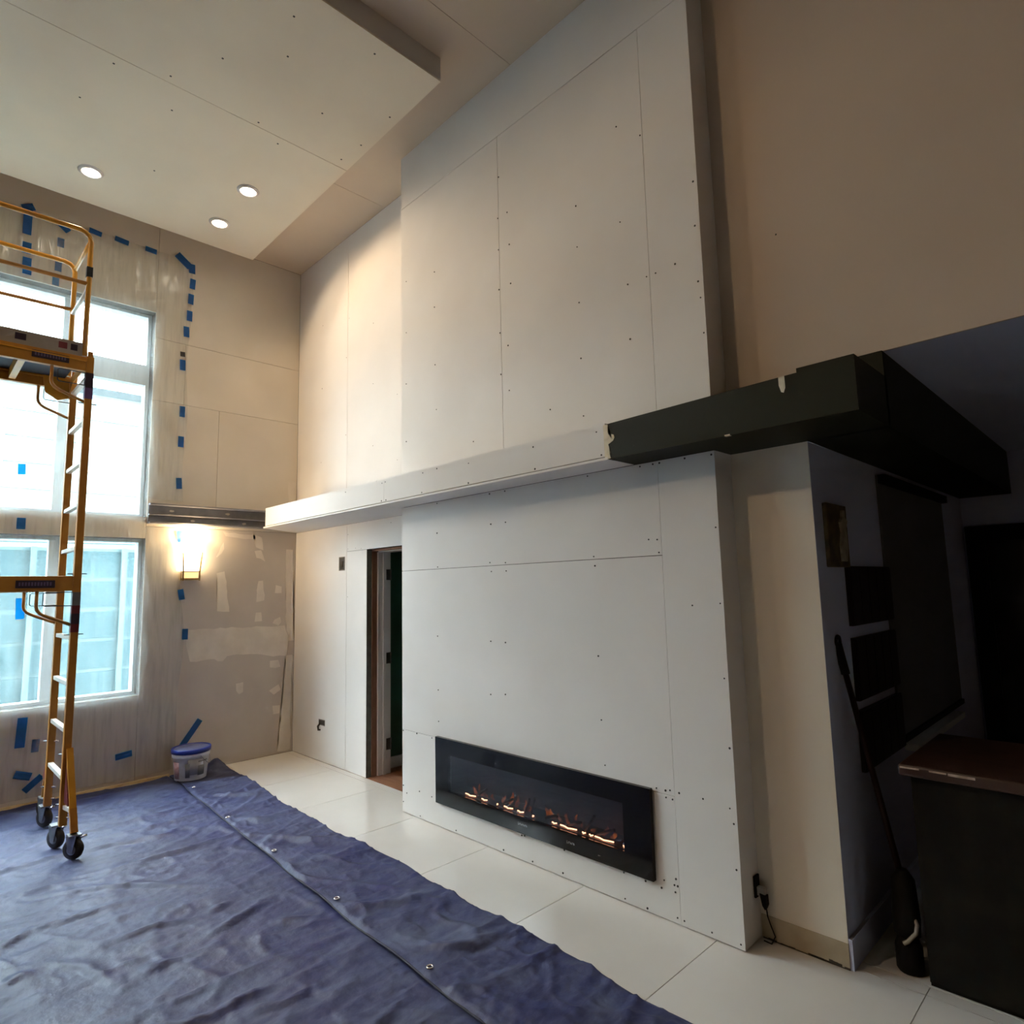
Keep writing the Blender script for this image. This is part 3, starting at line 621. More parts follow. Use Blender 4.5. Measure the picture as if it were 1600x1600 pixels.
# counter
ct = thing('bar_counter', 'dark stone bar counter with a worn brown wooden top', 'counter', (-0.81, 3.12, 0))
CXE = 1.7
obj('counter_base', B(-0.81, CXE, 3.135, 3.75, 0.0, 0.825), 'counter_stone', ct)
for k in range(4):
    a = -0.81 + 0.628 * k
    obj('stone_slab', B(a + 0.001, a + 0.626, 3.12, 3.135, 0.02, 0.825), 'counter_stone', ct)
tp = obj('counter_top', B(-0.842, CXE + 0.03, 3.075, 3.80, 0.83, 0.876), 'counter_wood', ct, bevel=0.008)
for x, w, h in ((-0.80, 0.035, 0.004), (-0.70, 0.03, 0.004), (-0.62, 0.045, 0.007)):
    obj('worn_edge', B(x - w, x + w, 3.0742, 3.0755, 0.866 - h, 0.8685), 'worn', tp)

# long-handled floor tool
ft = thing('floor_sweeper', 'dark long-handled floor tool leaning on the dim wall beside the counter', 'floor tool', (-0.88, 3.2, 0))
top, bot = Vector((-1.072, 3.18, 1.335)), Vector((-0.905, 3.22, 0.34))
obj('handle', T([top, top.lerp(bot, 0.35), top.lerp(bot, 0.7), bot], 0.013, 10), 'maroon', ft)
gp = obj('grip', T([top + (top - bot).normalized() * 0.02, top.lerp(bot, 0.12)], 0.019, 10), 'black', ft)
bm = bmesh.new()
ring = [(top + Vector((0.0, 0.026 * math.cos(k * 0.5236), 0.03 + 0.026 * math.sin(k * 0.5236)))) for k in range(13)]
obj('hang_loop', tube(bm, ring, 0.007, 6), 'black', gp)
obj('body', lathe([(0.02, 0.40), (0.045, 0.36), (0.055, 0.2), (0.05, 0.14), (0.02, 0.12)], (-0.90, 3.21, 0.0), 14), 'black', ft)
obj('base', lathe([(0.045, 0.0), (0.052, 0.01), (0.052, 0.10), (0.04, 0.13), (0.015, 0.14)], (-0.895, 3.19, 0.002), 16), 'black', ft)
obj('lever', T([(-0.868, 3.19, 0.225), (-0.852, 3.175, 0.20), (-0.856, 3.165, 0.17), (-0.885, 3.145, 0.135), (-0.900, 3.14, 0.125)], 0.0085, 8), 'levergrey', ft)

# ------------------------------------------------------------------ electric fireplace
fp = thing('electric_fireplace', 'wide black glass electric fireplace with glowing embers in the chimney breast', 'fireplace', (-2.8, YC, 0.172))
PX0, PX1, PZ0, PZ1 = -3.69, -1.913, 0.172, 0.617
ya, yb = YC - 0.028, YC - 0.003
bm = bmesh.new()
box(bm, PX0, FX0, ya, yb, PZ0, PZ1); box(bm, FX1, PX1, ya, yb, PZ0, PZ1)
box(bm, FX0, FX1, ya, yb, PZ0, FZ0); box(bm, FX0, FX1, ya, yb, FZ1, PZ1)
obj('glass_surround', bm, 'fire_black', fp)
obj('viewing_pane', B(FX0, FX1, ya + 0.0005, ya + 0.004, FZ0, FZ1), 'fire_pane', fp)
bm = bmesh.new(); yk = YC + 0.15
box(bm, FX0 + 0.001, FX1 - 0.001, yk - 0.01, yk, FZ0, FZ1)
box(bm, FX0 + 0.001, FX0 + 0.006, YC - 0.002, yk, FZ0, FZ1); box(bm, FX1 - 0.006, FX1 - 0.001, YC - 0.002, yk, FZ0, FZ1)
box(bm, FX0, FX1, YC - 0.002, yk, FZ0 + 0.0005, FZ0 + 0.004); box(bm, FX0, FX1, YC - 0.002, yk, FZ1 - 0.004, FZ1 - 0.0005)
fb = obj('firebox', bm, 'fire_box', fp)
EMB = [(-3.41, -3.311), (-3.247, -3.197), (-3.1, -3.092), (-3.034, -2.959), (-2.914, -2.864), (-2.785, -2.775), (-2.627, -2.592), (-2.562, -2.442), (-2.4, -2.377), (-2.35, -2.323), (-2.309, -2.184), (-2.121, -2.101)]
for a, b in EMB:
    n = 4; pts = [(a + (b - a) * q / n, YC + 0.012 + 0.004 * math.sin(q * 2.1), FZ0 + 0.010 + 0.002 * math.cos(q * 1.7)) for q in range(n + 1)]
    obj('ember_strip', T(pts, 0.0036, 6), 'ember', fp)
fm = bpy.data.materials.new('flame_glow'); fm.use_nodes = True
nt = fm.node_tree; nt.nodes.clear()
o_ = nt.nodes.new('ShaderNodeOutputMaterial'); e_ = nt.nodes.new('ShaderNodeEmission'); e_.inputs[0].default_value = (1.0, 0.26, 0.07, 1); e_.inputs[1].default_value = 0.55
t_ = nt.nodes.new('ShaderNodeBsdfTransparent'); ms = nt.nodes.new('ShaderNodeMixShader')
tc = nt.nodes.new('ShaderNodeTexCoord'); nz = nt.nodes.new('ShaderNodeTexNoise'); nz.inputs['Scale'].default_value = 26; nz.inputs['Detail'].default_value = 4
nt.links.new(tc.outputs['Object'], nz.inputs['Vector'])
mr = nt.nodes.new('ShaderNodeMapRange'); mr.inputs['From Min'].default_value = 0.42; mr.inputs['From Max'].default_value = 0.72; mr.inputs['To Max'].default_value = 0.42
nt.links.new(nz.outputs['Fac'], mr.inputs['Value']); nt.links.new(mr.outputs[0], ms.inputs[0])
nt.links.new(t_.outputs[0], ms.inputs[1]); nt.links.new(e_.outputs[0], ms.inputs[2]); nt.links.new(ms.outputs[0], o_.inputs[0])
MT['flame'] = fm
FL = [(-3.36, .055), (-3.30, .075), (-3.25, .05), (-3.18, .035), (-3.07, .05), (-3.00, .09), (-2.95, .075), (-2.88, .06), (-2.84, .03), (-2.70, .075), (-2.66, .055), (-2.60, .045), (-2.54, .06), (-2.47, .07), (-2.42, .045), (-2.34, .035), (-2.26, .06), (-2.21, .045), (-2.13, .07), (-2.10, .045)]
for x, h in FL:
    bm = bmesh.new(); rings = []
    for q in range(6):
        s = q / 5; w = 0.024 * (1 - s) ** 0.8 * (0.6 + 1.2 * s if s < .35 else 1.0) + 0.001
        cx = x + 0.012 * math.sin(s * 4 + x * 9); cz = FZ0 + 0.012 + h * s
        rings.append([bm.verts.new((cx + w * math.cos(k * math.pi / 3), YC + 0.05 + 0.35 * w * math.sin(k * math.pi / 3), cz)) for k in range(6)])
    for a, b in zip(rings, rings[1:]):
        for k in range(6): bm.faces.new((a[k], a[(k + 1) % 6], b[(k + 1) % 6], b[k])).smooth = True
    obj('flame', bm, 'flame', fp)
for x, l, a, tz in ((-2.80, 0.10, 1.9, 0.05), (-2.85, 0.09, 1.1, 0.03), (-2.36, 0.12, 2.2, 0.05), (-2.25, 0.13, 2.7, 0.03), (-2.47, 0.1, 0.4, 0.02), (-3.02, 0.1, 0.5, 0.02), (-3.27, 0.11, 2.6, 0.02), (-2.65, 0.1, 0.3, 0.02), (-2.12, 0.08, 0.8, 0.025)):
    dx, dz = math.cos(a) * l / 2, abs(math.sin(a)) * l / 2
    c = Vector((x, YC + 0.035, FZ0 + 0.012 + dz))
    obj('driftwood_log', T([c + Vector((-dx, 0, -dz if math.cos(a) > 0 else dz)), c + Vector((0, 0.006, 0.003)), c + Vector((dx, 0, dz if math.cos(a) > 0 else -dz))], 0.008, 7), 'log', fp)
for cx, cz, n, w in ((-2.83, 0.225, 7, 0.0085), (-2.45, 0.218, 5, 0.009)):
    bm = bmesh.new()
    for k in range(n):
        x = cx + (k - n / 2) * w * 1.35; hh = 0.006 if k else 0.008
        box(bm, x, x + w * 0.28, ya - 0.0006, ya, cz - hh, cz + hh); box(bm, x, x + w * 0.9, ya - 0.0006, ya, cz + (hh - 0.003) * (1 if k % 2 else -1), cz + (hh - 0.003) * (1 if k % 2 else -1) + 0.002)
    obj('logo_print', bm, 'print', fp)
obj('touch_mark', lathe([(0.0005, 0), (0.008, 0), (0.008, 0.001), (0.0005, 0.001)], (-2.25, ya - 0.0008, 0.207), 12), 'boxmetal', fp)

# ------------------------------------------------------------------ recessed downlights
AIM = (0.25, 0.60, -0.76)
def downlight(x, y, label, watts, soft=0.05):
    d = thing('downlight', label, 'ceiling light', (x, y, CZ), 'warm downlights in the dropped ceiling panel')
    z = CZ
    bm = bmesh.new(); seg = 28; rings = []
    for r, h in ((0.066, -0.0005), (0.090, -0.0005), (0.090, -0.004), (0.078, -0.014), (0.064, -0.014), (0.062, -0.0005)):
        rings.append([bm.verts.new((x + r * math.cos(2 * math.pi * k / seg), y + r * math.sin(2 * math.pi * k / seg), z + h)) for k in range(seg)])
    rings.append(rings[0])
    for a, b in zip(rings, rings[1:]):
        for k in range(seg): bm.faces.new((a[k], a[(k + 1) % seg], b[(k + 1) % seg], b[k])).smooth = True
    obj('trim_ring', bm, 'trimwhite', d)
    obj('lens', lathe([(0.001, -0.001), (0.061, -0.001), (0.061, -0.003), (0.001, -0.003)], (x, y, z), 24), 'lamp_lens', d)
    L = bpy.data.lights.new('downlight_beam', 'SPOT'); L.energy = watts; L.color = WARM
    L.spot_size = math.radians(108); L.spot_blend = 0.45; L.shadow_soft_size = soft
    lo = bpy.data.objects.new('downlight_beam', L); COL.objects.link(lo); lo.parent = d; lo.location = (0, 0, -0.02)
    lo.rotation_euler = Vector(AIM).to_track_quat('-Z', 'Y').to_euler()      # swivelling lamp turned towards the fireplace wall
    return d
downlight(-5.147, 1.962, 'lit round downlight nearest the fireplace wall, farthest from the windows', 28)
downlight(-5.800, 1.956, 'lit round downlight at the corner of the dropped panel, closest to the room corner', 28)
downlight(-5.755, 0.928, 'lit round downlight on the left, above the scaffold', 28)

downlight(-5.10, -0.75, 'added unseen round downlight in the dropped panel beyond the left picture edge, front row', 58)  # added out of view for more warm light on the fireplace wall
downlight(-3.50, -2.30, 'added unseen round downlight in the dropped panel behind the viewer, nearest its end board', 120, 0.17)  # added out of view to brighten the dark right side
downlight(-4.60, -2.30, 'added unseen round downlight in the dropped panel behind the viewer, nearer the windows', 40, 0.17)  # added out of view, splits the fill so shadows stay soft

# ------------------------------------------------------------------ wall sconce
sc = thing('wall_sconce', 'lit brass framed wall sconce under the steel beam', 'wall lamp', (XW, 2.035, 1.79))
sy0, sy1, sx = 1.957, 2.117, XW + 0.0
obj('back_plate', B(sx + 0.001, sx + 0.012, sy0 + 0.02, sy1 - 0.02, 1.80, 2.20), 'brass', sc)
bm = bmesh.new()
for q, (yl, yr, xf, z) in enumerate(((sy0 + 0.012, sy1 - 0.012, 0.085, 1.882), (sy0 - 0.002, sy1 + 0.002, 0.10, 2.205))):
    pass
def frus(bm, a, b):
    va = [bm.verts.new(p) for p in a]; vb = [bm.verts.new(p) for p in b]
    bm.faces.new(va[::-1]); bm.faces.new(vb)
    for k in range(4): bm.faces.new((va[k], va[(k + 1) % 4], vb[(k + 1) % 4], vb[k]))
x1, x2 = sx + 0.014, sx + 0.085
frus(bm, [(x1, sy0 + 0.014, 1.885), (x2, sy0 + 0.014, 1.885), (x2, sy1 - 0.014, 1.885), (x1, sy1 - 0.014, 1.885)], [(x1, sy0 - 0.005, 2.20), (x2 + 0.02, sy0 - 0.005, 2.20), (x2 + 0.02, sy1 + 0.005, 2.20), (x1, sy1 + 0.005, 2.20)])
obj('glass_shade', bm, 'sconce_glass', sc)
obj('lower_glass', B(x1, x2 - 0.005, sy0 + 0.018, sy1 - 0.018, 1.815, 1.872), 'sconce_low', sc)
obj('cross_bar', B(x1, x2 + 0.004, sy0 + 0.004, sy1 - 0.004, 1.873, 1.883), 'brass', sc)
obj('bottom_bar', B(x1, x2 + 0.002, sy0 + 0.004, sy1 - 0.004, 1.795, 1.814), 'brass', sc)
for y, s in ((sy0 + 0.006, -1), (sy1 - 0.006, 1)):
    obj('side_post', T([(x2, y, 1.79), (x2, y, 1.885), (x2 + 0.012, y + s * 0.012, 2.06)], 0.0075, 8), 'brass', sc)
L = bpy.data.lights.new('sconce_bulb', 'POINT'); L.energy = 8.0; L.color = (1.0, 0.70, 0.38); L.shadow_soft_size = 0.03
lo = bpy.data.objects.new('sconce_bulb', L); COL.objects.link(lo); lo.parent = sc; lo.location = (0.11, 0.0, 0.45)

# ------------------------------------------------------------------ plastic sheeting and tape
def vnoise(x, y, seed):
    def h(i, j):
        n = (i * 374761393 + j * 668265263 + seed * 144665) & 0x7fffffff
        n = (n ^ (n >> 13)) * 1274126177 & 0x7fffffff
        return ((n ^ (n >> 16)) & 0xffff) / 65535.0
    xi = np.floor(x).astype(np.int64); yi = np.floor(y).astype(np.int64)
    xf = x - xi; yf = y - yi
    u = xf * xf * (3 - 2 * xf); v = yf * yf * (3 - 2 * yf)
    a = h(xi, yi); b = h(xi + 1, yi); c = h(xi, yi + 1); d = h(xi + 1, yi + 1)
    return a + (b - a) * u + (c - a) * v + (a - b - c + d) * u * v
def fbm(x, y, seed, o=4):
    s = 0; a = 0.5
    for k in range(o):
        s = s + a * vnoise(x * 2 ** k, y * 2 ** k, seed + k * 17); a *= 0.5
    return s
def ridge(x, y, seed):
    n = vnoise(x, y, seed)
    return np.clip(1 - np.abs(2 * n - 1) * 3.0, 0, 1) ** 1.5
def gridmesh(name, P, m, parent=None, loc=None, skip=None):
    ny, nx = P.shape[:2]
    bm = None
    me = bpy.data.meshes.new(name)
    v = P.reshape(-1, 3) - (np.array(loc) if loc is not None else 0)
    idx = np.arange(ny * nx).reshape(ny, nx)
    f = np.stack([idx[:-1, :-1], idx[:-1, 1:], idx[1:, 1:], idx[1:, :-1]], -1).reshape(-1, 4)
    if skip is not None: f = f[~skip(P.reshape(-1, 3)[f].mean(1))]
    me.from_pydata(v.tolist(), [], f.tolist()); me.polygons.foreach_set('use_smooth', [True] * len(f)); me.update()
    me.materials.append(MT[m])
    o = bpy.data.objects.new(name, me); COL.objects.link(o)
    if parent is not None: o.parent = parent
    if loc is not None and parent is None: o.location = loc
    ORG[o.name] = Vector(loc or (0, 0, 0))
    return o
ny_, nz_ = 260, 150
u, w_ = np.meshgrid(np.linspace(0, 1, ny_), np.linspace(0, 1, nz_))
zs = 0.06 + w_ * (5.02 - 0.06)
edge = 1.955 + 0.05 * np.exp(-((zs - 1.1) / 0.6) ** 2) + 0.012 * np.sin(zs * 6.0) + 0.02 * (zs > 4.6)
yy = -2.2 + u * (edge + 2.2)
sk = yy + 0.18 * zs
wr_ = 0.016 * ridge(sk * 7.0, zs * 0.7, 5) + 0.010 * ridge(sk * 15.0, zs * 1.2, 9) + 0.02 * fbm(yy * 1.3, zs * 0.8, 21)
fade = np.clip((1 - u) / 0.03, 0, 1) * np.clip((1 - w_) / 0.04, 0, 1)
xx = XW + 0.008 + fade * (0.010 + 0.8 * wr_)
sheet = tag(gridmesh('plastic_sheet', np.stack([xx, yy, zs], -1), 'film', loc=(XW, -1.0, 0.06), skip=lambda c: (c[:, 1] > 1.63) & (c[:, 2] > 2.30) & (c[:, 2] < 2.54)), 'clear wrinkled plastic sheet taped over the windows and wall', 'plastic sheet')
sheet_cells = (yy, zs, xx)
def film_x(y, z):
    k = np.argmin((yy - y) ** 2 + (zs - z) ** 2)
    return float(xx.flat[k])
def tape(label, y, z, w, h, rot=0.0, m='tape', x=None, group='blue tape pieces on the plastic sheet'):
    xo = (film_x(y, z) + 0.005) if x is None else x
    bm = bmesh.new(); n = 5
    c, s = math.cos(rot), math.sin(rot)
    rows = []
    for d in (0.0, 0.0012):
        rows.append([[bm.verts.new((xo + d + 0.001 * math.sin(i * 2.1 + y * 7), y + c * a - s * b, z + s * a + c * b)) for a in (-w / 2, w / 2)] for i, b in ((i, -h / 2 + h * i / n) for i in range(n + 1))])
    for i in range(n):
        for q in (0, 1):
            r = rows[q]; bm.faces.new((r[i][0], r[i][1], r[i + 1][1], r[i + 1][0]))
        for e in (0, 1): bm.faces.new((rows[0][i][e], rows[0][i + 1][e], rows[1][i + 1][e], rows[1][i][e]))
    for i in (0, n): bm.faces.new((rows[0][i][0], rows[0][i][1], rows[1][i][1], rows[1][i][0]))
    return tag(obj('tape_strip', bm, m, loc=(xo, y, z)), label, 'tape', group)
ORD = ['first', 'second', 'third', 'fourth', 'fifth', 'sixth', 'seventh', 'eighth', 'ninth', 'tenth', 'eleventh']
RT = [(1.967, 4.786), (1.955, 4.619), (1.949, 4.441), (1.925, 4.267), (1.903, 3.917), (1.914, 3.444), (1.914, 3.142), (1.912, 2.73), (1.942, 2.216), (1.974, 1.66), (2.021, 1.284)]
RR = [-.05, -.03, 0, .05, .03, 0, 0, .08, .15, .18, .0]
for k, (y, z) in enumerate(RT):
    if k == 8: lb = 'blue tape piece glowing beside the lit wall sconce'
    elif k == 9: lb = 'blue tape piece just below the wall sconce'
    elif k == 10: lb = 'lowest blue tape piece on the right edge of the plastic'
    else: lb = ORD[k] + ' blue tape piece down from the corner on the plastic right edge'
    tape(lb, y, z, 0.052, 0.108 if k < 9 else 0.10, RR[k])
tape('small black tape square on the plastic edge beside the horizontal wall seam', 1.899, 4.027, 0.045, 0.05, 0.05, 'tape_dark')
tape('long vertical blue tape strip near the top left of the sheet', 0.621, 4.90, 0.062, 0.235)
tape('dark blue tape tab on top of the long vertical strip', 0.62, 5.035, 0.09, 0.06, 0.5)
tape('slanted blue tape piece behind the scaffold top rail', 0.877, 4.955, 0.10, 0.055, -0.7)
tape('blue tape piece on the top edge right beside the scaffold post', 1.118, 5.005, 0.10, 0.05, -0.12)
tape('second blue tape piece along the top edge right of the scaffold', 1.33, 5.002, 0.115, 0.05, -0.10)
tape('third blue tape piece along the top edge right of the scaffold', 1.579, 5.002, 0.10, 0.05, -0.06)
tape('wide blue tape folded over the upper right corner of the sheet', 1.875, 5.002, 0.16, 0.075, -0.65)
tape('blue tape piece turning down at the upper right corner', 1.955, 4.945, 0.06, 0.10, 0.05)
tape('blue tape piece just above the scaffold second rail on the left', 0.628, 4.659, 0.062, 0.10)
tape('blue tape piece between the two scaffold rails on the left', 0.636, 4.535, 0.062, 0.075)
tape('blue tape piece just above the upper window on the left', 0.640, 4.447, 0.062, 0.05)
for (y, z), lb in zip([(0.866, 4.81), (0.859, 4.579), (0.847, 4.443)], ['upper', 'middle', 'lower']):
    tape(lb + ' faded tape piece seen through the plastic above the window', y, z, 0.05, 0.085, 0, 'tape', XW + 0.0015, 'faded tape pieces under the plastic')
tape('bright blue tape piece over the upper window pane', 0.701, 2.727, 0.052, 0.09, 0.05)
tape('blue tape piece on the wall band between the windows', 0.722, 2.273, 0.06, 0.095)
tape('tall bright blue tape piece over the lower window', 0.753, 1.575, 0.058, 0.17, 0.04)
tape('tall blue tape strip below the lower window', 0.816, 0.584, 0.066, 0.235, -0.04)
tape('faded blue tape piece below the window under the plastic', 0.919, 0.46, 0.05, 0.10, -0.05, 'tape', XW + 0.0015, 'faded tape pieces under the plastic')
tape('tilted blue tape piece low on the wall right of the scaffold', 1.55, 0.267, 0.13, 0.055, 0.12)
tape('long diagonal blue tape strip on the wall above the pail', 2.101, 0.345, 0.055, 0.30, -0.62, 'tape', XW + 0.003)
tape('slanted blue tape piece near the floor left of the scaffold', 0.845, 0.245, 0.115, 0.06, -0.35)
tape('steep blue tape piece near the floor beside the scaffold wheel', 0.915, 0.17, 0.05, 0.15, -0.85)

# ------------------------------------------------------------------ scaffold
sf = thing('rolling_scaffold', 'yellow rolling scaffold with guard rails and plank deck at the window', 'scaffold', (-5.475, 0.0, 0.0))
NX, FXs, YE, YO = -5.19, -5.755, 0.90, -0.95
def sp(name, bm, m, parent=sf, bevel=0): return obj(name, bm, m, parent, bevel=bevel)
for ye in (YE, YO):
    for x in (NX, FXs):
        p = sp('post', B(x - 0.023, x + 0.023, ye - 0.023, ye + 0.023, 0.17, 3.36), 'amber', bevel=0.004)
        sp('post_cap', B(x - 0.015, x + 0.015, ye - 0.015, ye + 0.015, 3.36, 3.40), 'amber', p)
    for k in range(11):
        z = 0.462 + 0.3065 * k
        if z > 3.25 or abs(z - 1.69) < 0.03: continue
        sp('rung', B(FXs + 0.023, NX - 0.023, ye - 0.016, ye + 0.016, z - 0.014, z + 0.014), 'rung', bevel=0.003)
# deck at Z 3.3 and lower rails at 1.75
for x, s in ((NX, 1), (FXs, -1)):
    r = sp('deck_rail', B(x - 0.02, x + 0.02, YO + 0.023, YE - 0.023, 3.25, 3.352), 'amber', bevel=0.003)
    sp('rail_lip', B(x - 0.028, x + 0.028, YO + 0.023, YE - 0.023, 3.318, 3.326), 'yellow', r)
    sp('toe_board', B(x - 0.012, x + 0.012, YO + 0.03, YE - 0.05, 3.354, 3.452), 'toeboard')
    r2 = sp('side_rail', B(x - 0.02, x + 0.02, YO + 0.023, YE - 0.023, 1.70, 1.80), 'amber', bevel=0.003)
    for (yk, sgn) in ((YE, 1), (YO, -1)):
        for zt, zb in ((3.25, 3.03), (1.70, 1.47)):
            ya_ = yk - sgn * 0.217
            pts = [(x, ya_, zt), (x, ya_, zt - 0.10), (x, ya_ + sgn * 0.006, zt - 0.125), (x, ya_ + sgn * 0.022, zt - 0.147), (x, ya_ + sgn * 0.045, zt - 0.162), (x, yk - sgn * 0.02, zb)]
            sp('curved_brace', T(pts, 0.0105, 8), 'amber')
    # lock loops
    for z in (1.645, 3.19):
        yy0, yy1 = YE - 0.185, YE - 0.02
        sp('lock_loop', T([(x + 0.02, yy1, z - 0.045), (x + 0.02, yy0 + 0.01, z - 0.045), (x + 0.02, yy0, z - 0.035), (x + 0.02, yy0, z + 0.035), (x + 0.02, yy0 + 0.01, z + 0.045), (x + 0.02, yy1, z + 0.045)], 0.0035, 6), 'wire')
for z in (3.31, 1.75):
    ys0, ys1 = (0.565, 0.775)
    s_ = sp('name_plate', B(NX + 0.0205, NX + 0.0225, ys0, ys1, z - 0.028, z + 0.022), 'sticker')
    bm = bmesh.new()
    for k in range(11):
        a = ys0 + 0.016 + k * 0.0165
        box(bm, NX + 0.0226, NX + 0.0232, a, a + 0.010, z - 0.014, z + 0.010)
    sp('plate_lettering', bm, 'stickertext', s_)
for z0, z1, m in ((3.05, 3.13, 'stickerpurple'), (3.13, 3.24, 'sticker'), (1.60, 1.69, 'wheelgrey'), (1.545, 1.60, 'stickerred'), (1.475, 1.545, 'sticker'), (1.42, 1.475, 'stickerred')):
    sp('post_sticker', B(NX - 0.0238, NX + 0.0238, YE - 0.0238, YE + 0.0238, z0, z1), m)
for z in (1.815, 1.405, 3.02):
    sp('lock_pin', T([(NX, YE - 0.055, z), (NX, YE + 0.055, z)], 0.004, 6), 'wire')
dk = sp('deck', B(FXs + 0.021, NX - 0.021, YO + 0.03, YE - 0.06, 3.335, 3.35), 'ply')
for y in (0.52, -0.05, -0.55):
    sp('cross_bar', B(FXs + 0.02, NX - 0.02, y - 0.02, y + 0.02, 3.26, 3.333), 'yellow', dk)
sp('gusset', prism([(FXs + 0.03, y, z) for y, z in [(0.70, 3.33), (0.86, 3.33), (0.877, 3.18), (0.80, 3.15), (0.72, 3.20)]], (1, 0, 0), 0.008), 'yellow')
sp('gusset', prism([(FXs + 0.03, 0.875, 3.33), (NX - 0.03, 0.875, 3.33), (NX - 0.03, 0.875, 3.27), (FXs + 0.14, 0.875, 3.27), (FXs + 0.03, 0.875, 3.17)], (0, -1, 0), 0.006), 'yellow')
for yk, cls, m in ((0.50, 0.06, 'sticker'), (0.735, 0.05, 'stickerred'), (0.80, 0.04, 'sticker')):
    sp('toe_sticker', B(NX + 0.012, NX + 0.0135, yk - cls / 2, yk + cls / 2, 3.385, 3.43), m)
# guard rails
GX0, GX1, GY = FXs - 0.0, NX - 0.0, 0.865
for x in (GX1, GX0):
    zt = 4.30 if x == GX1 else 4.285
    pts = [(x, YO + 0.03, 3.36), (x, YO + 0.03, zt - 0.07), (x, YO + 0.045, zt - 0.03), (x, YO + 0.08, zt), (x, GY - 0.07, zt), (x, GY - 0.035, zt - 0.012), (x, GY - 0.012, zt - 0.035), (x, GY, zt - 0.075), (x, GY, 3.36)]
    sp('guard_rail', T(pts, 0.0175, 10), 'yellow')
    sp('mid_rail', T([(x, YO + 0.03, 3.89), (x, GY, 3.905)], 0.0145, 8), 'amber')
for z in (4.235, 3.87):
    sp('end_rail', T([(GX0, GY, z), (GX1, GY, z)], 0.0145, 8), 'yellow' if z > 4 else 'rung')
sp('rail_clip', B(GX1 - 0.019, GX1 + 0.019, GY - 0.019, GY + 0.019, 3.955, 4.03), 'wire')
# outriggers and casters
def caster(x, y, ang, r=0.064):
    c = sp('caster', lathe_x(x, y, r + 0.007, r, 0.036, ang), 'rubber')
    ca, sa = math.cos(ang), math.sin(ang)
    hub = lathe_x(x, y, r + 0.004, r * 0.5, 0.042, ang); sp('hub', hub, 'wheelgrey', c)
    bm = bmesh.new()
    for s in (-1, 1):
        px, py = x - sa * 0.024 * s, y + ca * 0.024 * s
        q = []
        for du, z in ((-0.035, 0.155), (0.035, 0.155), (0.016, 0.055), (-0.016, 0.055)):
            q.append((px + ca * du, py + sa * du, z))
        va = [bm.verts.new(p) for p in q]; vb = [bm.verts.new((p[0] - sa * 0.004 * s, p[1] + ca * 0.004 * s, p[2])) for p in q]
        bm.faces.new(va); bm.faces.new(vb)
        for k in range(4): bm.faces.new((va[k], va[(k + 1) % 4], vb[(k + 1) % 4], vb[k]))
    box(bm, x - 0.038, x + 0.038, y - 0.034, y + 0.034, 0.150, 0.160)
    sp('fork', bm, 'wheelgrey', c)
    sp('brake_lever', T([(x - ca * 0.045, y - sa * 0.045, 0.145), (x + ca * 0.06, y + sa * 0.06, 0.145), (x + ca * 0.085, y + sa * 0.085, 0.155)], 0.008, 6), 'chrome', c)
    return c
def lathe_x(x, y, z, r, w, ang, seg=24):
    bm = bmesh.new(); ca, sa = math.cos(ang), math.sin(ang); rings = []
    for rr, d in ((r * 0.5, -w / 2), (r * 0.92, -w / 2), (r, -w / 4), (r, w / 4), (r * 0.92, w / 2), (r * 0.5, w / 2)):
        rings.append([bm.verts.new((x + ca * rr * math.cos(t) - sa * d, y + sa * rr * math.cos(t) + ca * d, z + rr * math.sin(t))) for t in [2 * math.pi * k / seg for k in range(seg)]])
    for a, b in zip(rings, rings[1:]):
        for k in range(seg): bm.faces.new((a[k], a[(k + 1) % seg], b[(k + 1) % seg], b[k])).smooth = True
    bm.faces.new(rings[0][::-1]); bm.faces.new(rings[-1])
    return bm
caster(-5.29, 0.885, 0.5); caster(-5.83, 0.90, 0.5)
caster(-4.985, 0.93, 0.7); caster(-6.09, 0.93, 0.4)
caster(NX, YO, 0.4); caster(FXs, YO, 0.4)
for x, s, cx in ((NX, 1, -4.985), (FXs, -1, -6.09)):
    a = Vector((x + s * 0.03, YE + 0.01, 0.66)); b = Vector((cx - s * 0.005, YE + 0.03, 0.165))
    og = sp('outrigger', T([a, b], 0.018, sq=True), 'yellow')
    sp('outrigger_foot', T([a.lerp(b, 0.72), b], 0.0195, sq=True), 'amber', og)
    sp('outrigger_bar', T([(x, YE, 0.29), (a.lerp(b, 0.75))], 0.012, sq=True), 'rung', og)
    sp('outrigger_web', prism([(x + s * 0.025, YE - 0.004, 0.60), (x + s * 0.025, YE - 0.004, 0.32), tuple(a.lerp(b, 0.68))[:1] + (YE - 0.004, 0.32)], (0, 1, 0), 0.008), 'stickerred', og)
    for z in (0.62, 0.30, 0.22):
        sp('pin', T([(x - 0.04, YE - 0.035, z), (x + 0.04, YE + 0.035, z)], 0.006, 6), 'chrome', og)

